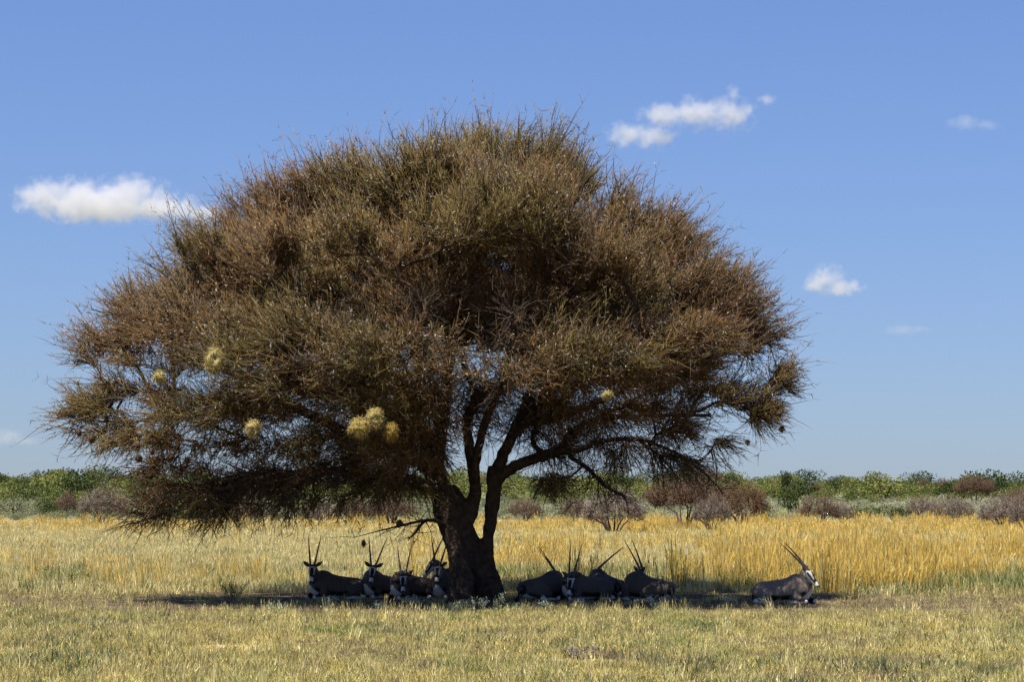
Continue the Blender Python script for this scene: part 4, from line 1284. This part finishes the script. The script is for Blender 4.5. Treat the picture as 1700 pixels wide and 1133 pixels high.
nest('large pale straw nest with a round hole, highest of the left nests', 357, 600, 44.6, 30, 40, (.50, .41, .15), 340, (.2, .3))
nest('small pale straw nest left of the large pale one', 265, 627, 46.0, 22, 20, (.48, .40, .15), 200)
nest('lone straw nest hanging below the big left limb', 421, 711, 44.8, 24, 24, (.48, .38, .15), 240)
nest('straw nest at the left of the cluster of three', 598, 710, 43.9, 34, 28, (.52, .40, .12), 340)
nest('straw nest with round entrance at the top of the cluster of three', 624, 695, 43.8, 27, 30, (.56, .45, .16), 320, (.25, -.1))
nest('darker ochre nest at the right of the cluster of three', 650, 718, 43.9, 24, 26, (.36, .24, .05), 300)
nest('small straw wisp nest on the right side of the crown', 1008, 657, 43.6, 20, 14, (.42, .34, .14), 160)

OLD = [(133, 719, 47.5, 8, 14), (154, 729, 47.5, 12, 12), (228, 742, 47.5, 14, 14), (232, 762, 47.3, 14, 12), (284, 760, 47.2, 13, 14), (312, 765, 47.3, 9, 10), (461, 736, 47, 10, 10), (1297, 713, 50.8, 10, 11), (605, 903, 48.6, 7, 12), (186, 734, 47.5, 9, 7), (393, 754, 47.4, 6, 10), (1240, 735, 50.2, 7, 8), (664, 870, 49, 12, 12), (255, 750, 47.4, 8, 10)]
OLDL = ['small brown old nest at the outermost left branch tip', 'round brown old nest beside the outermost one on the left', 'brown old nest at the lower left crown edge, upper of two', 'brown old nest at the lower left crown edge, lower of two',
        'reddish-brown old nest hanging above the left skyline', 'tiny brown old nest right of the reddish-brown one', 'small reddish old nest right of the lone straw nest', 'brown old nest at the tip of the rightmost low branch',
        'brown old nest dangling on a twig above the second oryx', 'flat brown old nest left of the upper of two', 'tiny dark old nest hanging against the sky under the left limb', 'tiny brown old nest near the right low branch tips',
        'dark clump of old nest in the low twigs left of the trunk', 'small brown old nest between the reddish one and the pair']
for (px, py, D, w, h), lab in zip(OLD, OLDL):
    nest(lab, px, py, D, w, h, (.13, .075, .04), 60, None, 'old_nest', 'small brown old nests on the branches')

# ------------------------------------------------------------------ low plants
def herb(name, label, px, py, h, w, nst, colr, leaf, group, cat='plant', nlf=9):
    p = ground_at(px, py)
    root = obj(name, None, loc=p)
    tag(root, label, cat, group)
    a = rng.uniform(0, 6.28, nst); r = w * .5 * np.sqrt(rng.uniform(0, 1, nst))
    b0 = np.stack([.35 * r * np.cos(a), .35 * r * np.sin(a), np.full(nst, -.02)], 1)
    b2 = np.stack([r * np.cos(a), r * np.sin(a), h * rng.uniform(.5, 1, nst)], 1)
    b1 = (b0 + b2) / 2 + rng.normal(0, .02, (nst, 3))
    cl = np.array(colr)[rng.integers(0, len(colr), nst)] * rng.uniform(.8, 1.2, (nst, 1))
    v, f, c = tubes(np.stack([b0, b1, b2], 1), np.tile([.006, .0045, .002], (nst, 1)), np.repeat((cl * .8)[:, None], 3, 1), 3, True)
    obj('stems', mesh_np('stems', v, f, c), M_herb, root)
    i = np.repeat(np.arange(nst), nlf); t_ = rng.uniform(.3, 1.0, (len(i), 1))
    q = b0[i] + (b2[i] - b0[i]) * t_ + rng.normal(0, .012, (len(i), 3))
    dd = norm(rng.normal(size=(len(i), 3)) + np.array([0, 0, .6]))
    v, f, c = leaf_quads(q, dd, leaf * rng.uniform(.6, 1.3, len(i)), leaf * .5 * rng.uniform(.6, 1.3, len(i)), cl[i] * rng.uniform(.8, 1.3, (len(i), 1)))
    obj('leaves', mesh_np('leaves', v, f, c), M_herb, root)
    return root


HG = [(.25, .28, .20), (.21, .25, .16), (.30, .32, .24)]
for px, py, h, w, k_, lab in [
    (1092, 1012, .30, .62, 26, 'pale grey-green herb with round leaves below the side-on oryx'),
    (1200, 1010, .32, .30, 9, 'tall thin grey-green herb in front of the empty right shade'),
    (832, 1012, .34, .30, 10, 'grey-green herb standing at the right foot of the trunk'),
    (790, 1014, .26, .80, 26, 'wide grey-green herb growing across the foot of the trunk'),
    (752, 1016, .22, .34, 12, 'low grey-green herb at the left foot of the trunk'),
    (690, 1008, .24, .50, 18, 'grey-green herb below the low-headed oryx'),
    (548, 1010, .24, .44, 18, 'grey-green herb below the leftmost oryx'),
    (1050, 1014, .22, .22, 8, 'small grey-green herb left of the pale round-leaved one'),
    (905, 1012, .18, .40, 14, 'low grey-green herb in front of the humped oryx'),
    (855, 1016, .18, .34, 12, 'low grey-green herb just right of the trunk foot'),
    (1264, 1008, .26, .14, 6, 'thin grey-green herb in front of the sunlit oryx rump'),
    (632, 1012, .16, .36, 14, 'low grey-green herb below the wide-horned oryx'),
    (460, 1016, .16, .50, 16, 'low grey-green herb in the grass left of the leftmost oryx'),
    (960, 1012, .16, .30, 10, 'small grey-green herb in front of the white-muzzled oryx'),
]:
    herb('grey_herb', lab, px, py, h, w, k_, HG, .055, 'grey-green herbs along the edge of the shade')
GB = [(.13, .16, .06), (.17, .19, .08), (.11, .14, .055)]
for px, py, h, w, k_, lab in [
    (85, 970, .40, .90, 40, 'grey-green shrublet beside the tall golden tussock on the left'),
    (135, 968, .42, 1.0, 46, 'darker green shrublet right of the grey-green one on the left'),
    (610, 985, .75, .55, 22, 'thin leafy shrub rising behind the leftmost oryx back'),
    (1085, 975, .40, .8, 26, 'green shrublet behind the oryx with crossed horns'),
    (390, 992, .35, .7, 22, 'low wiry shrublet at the left end of the shade'),
    (960, 1098, .22, .55, 26, 'dry grey wiry shrublet alone in the foreground grass'),
    (300, 1082, .14, .6, 24, 'low green herb beside the pale sandy patch'),
]:
    herb('shrublet', lab, px, py, h, w, k_, GB if 'dry' not in lab else [(.15, .12, .10), (.2, .17, .14)], .05, 'small shrublets in the grass')


def tussock(label, px, py, h, w, nb_, cols, lean, group, wid=.012):
    p = ground_at(px, py)
    me = tuft('grass_tussock', nb_, h, w * .5, wid, cols, lean, M_tall, .35, .5)
    return tag(obj('grass_tussock', me, loc=p), label, 'grass tussock', group)


for px, py, h, w, k_, lab in [
    (72, 962, .78, .85, 90, 'tall golden grass tussock left of the two shrublets'),
    (165, 968, .70, .8, 80, 'tall golden grass tussock growing behind the darker shrublet'),
    (260, 965, .66, .8, 80, 'golden grass tussock above the left end of the bare ground'),
    (380, 962, .78, .65, 70, 'slender tall golden tussock left of the leftmost oryx'),
    (332, 968, .50, .6, 60, 'short golden tussock between two taller ones on the left'),
    (430, 968, .62, .9, 90, 'broad golden tussock nearest to the leftmost oryx'),
    (205, 985, .45, .6, 60, 'low straw tussock on the left bare ground'),
]:
    tussock(lab, px, py, h, w, k_, GOLD + PALE[:1], .22, 'golden grass tussocks on the left')
tussock('bright green grass tussock in the foreground below the leftmost oryx', 525, 1056, .14, .55, 150, [(.09, .17, .025), (.12, .20, .04), (.16, .2, .05)], .6, 'green foreground tussocks', .014)
tussock('smaller bright green tussock right of the first one in the foreground', 552, 1058, .11, .35, 80, [(.09, .17, .025), (.14, .20, .04)], .6, 'green foreground tussocks', .014)

# ------------------------------------------------------------------ clouds (real volumes, far away)
def cloud(label, lobes_, D, dens, group='small white clouds', seed=0.0):
    """lobes_: px, py, rx px, ry px"""
    s_ = D / FPX
    L0 = np.array([at(a, b_, D) for a, b_, _, _ in lobes_])
    c0 = L0.mean(0)
    parts_ = []
    for (a, b_, rx, ry), p in zip(lobes_, L0):
        st = []
        n1, n2 = 14, 20
        V = []
        for i in range(n1):
            th_ = math.pi * (i + .03) / (n1 - 1 + .06)
            for j in range(n2):
                ph_ = 2 * math.pi * j / n2
                V.append((1.22 * math.sin(th_) * math.cos(ph_) * rx * s_, 1.22 * math.sin(th_) * math.sin(ph_) * rx * s_ * .8, 1.22 * math.cos(th_) * ry * s_))
        V = np.array(V) + (p - c0)
        F = []
        for i in range(n1 - 1):
            for j in range(n2):
                A, B, C_, D_ = i * n2 + j, i * n2 + (j + 1) % n2, (i + 1) * n2 + (j + 1) % n2, (i + 1) * n2 + j
                F += [(A, B, C_), (A, C_, D_)]
        F += [(0, (j + 1), j) for j in range(1, n2 - 1)]
        o_ = (n1 - 1) * n2
        F += [(o_, o_ + j, o_ + j + 1) for j in range(1, n2 - 1)]
        parts_.append((V, np.array(F), np.zeros((len(V), 3))))
    me = unite('cloud', parts_, 3.2 * s_, 4)
    m, N, L = new_mat('cloud')
    out = N.new('ShaderNodeOutputMaterial')
    tc_ = N.new('ShaderNodeTexCoord')
    # soft density field: union of the lobes' own falloff, broken up by noise
    nz = N.new('ShaderNodeTexNoise'); nz.inputs['Scale'].default_value = 1 / (22 * s_); nz.inputs['Detail'].default_value = 5; nz.inputs['Roughness'].default_value = .6
    mpn = N.new('ShaderNodeMapping'); mpn.inputs['Location'].default_value = (seed * 100, seed * 37, 0)
    L.new(tc_.outputs['Object'], mpn.inputs[0]); L.new(mpn.outputs[0], nz.inputs['Vector'])
    acc = None
    for (a, b_, rx, ry), p in zip(lobes_, L0):
        mp = N.new('ShaderNodeMapping'); mp.vector_type = 'TEXTURE'
        mp.inputs['Location'].default_value = tuple(p - c0)
        mp.inputs['Scale'].default_value = (rx * s_, rx * s_ * .8, ry * s_)
        L.new(tc_.outputs['Object'], mp.inputs[0])
        ln_ = N.new('ShaderNodeVectorMath'); ln_.operation = 'LENGTH'; L.new(mp.outputs[0], ln_.inputs[0])
        sb = N.new('ShaderNodeMath'); sb.operation = 'SUBTRACT'; sb.inputs[0].default_value = 1.0; L.new(ln_.outputs['Value'], sb.inputs[1])
        if acc is None: acc = sb.outputs[0]
        else:
            mxx = N.new('ShaderNodeMath'); mxx.operation = 'SMOOTH_MAX'; mxx.inputs[2].default_value = .35
            L.new(acc, mxx.inputs[0]); L.new(sb.outputs[0], mxx.inputs[1]); acc = mxx.outputs[0]
    ad = N.new('ShaderNodeMath'); ad.operation = 'MULTIPLY_ADD'; ad.inputs[1].default_value = 2.6; ad.inputs[2].default_value = -1.25
    L.new(nz.outputs['Fac'], ad.inputs[0])
    sm_ = N.new('ShaderNodeMath'); sm_.operation = 'ADD'; L.new(acc, sm_.inputs[0]); L.new(ad.outputs[0], sm_.inputs[1])
    mr_ = N.new('ShaderNodeMapRange'); mr_.interpolation_type = 'SMOOTHSTEP'
    mr_.inputs['From Min'].default_value = 0.0; mr_.inputs['From Max'].default_value = 1.15
    mr_.inputs['To Max'].default_value = dens / s_ / 140
    L.new(sm_.outputs[0], mr_.inputs['Value'])
    pv = N.new('ShaderNodeVolumePrincipled'); pv.inputs['Color'].default_value = (.72, .72, .76, 1)
    pv.inputs['Anisotropy'].default_value = .2
    L.new(mr_.outputs[0], pv.inputs['Density'])
    L.new(pv.outputs[0], out.inputs['Volume'])
    me.materials.clear(); me.materials.append(m)
    o = obj('cloud', me, None, loc=c0)
    return tag(o, label, 'cloud', group)


cloud('long flat-based white cloud left of the tree crown', [(70, 325, 55, 32), (130, 330, 70, 38), (210, 328, 75, 38), (160, 345, 120, 26), (270, 345, 65, 26), (330, 355, 45, 16)], 6000, 6, seed=1)
cloud('larger white cloud with a wisp on top, upper right of the crown', [(1105, 190, 50, 22), (1160, 186, 50, 30), (1215, 190, 44, 30), (1222, 152, 14, 20), (1275, 166, 18, 12)], 6000, 5, seed=2)
cloud('small white cloud just below and left of the larger one', [(1040, 224, 36, 24), (1085, 226, 46, 22)], 6000, 5, seed=3)
cloud('compact white dome cloud right of the crown', [(1372, 464, 34, 26), (1390, 478, 44, 16), (1352, 474, 26, 18)], 6000, 6, seed=4)
cloud('faint thin cloud near the upper right corner', [(1605, 204, 36, 14), (1640, 207, 32, 10)], 6000, 1.3, seed=5)
cloud('faint sliver of cloud low on the right', [(1500, 547, 32, 10), (1525, 547, 24, 8)], 6000, 1.2, seed=6)
cloud('faint low cloud at the left edge above the ridge', [(10, 727, 40, 16), (45, 732, 24, 9)], 6000, 1.6, seed=7)
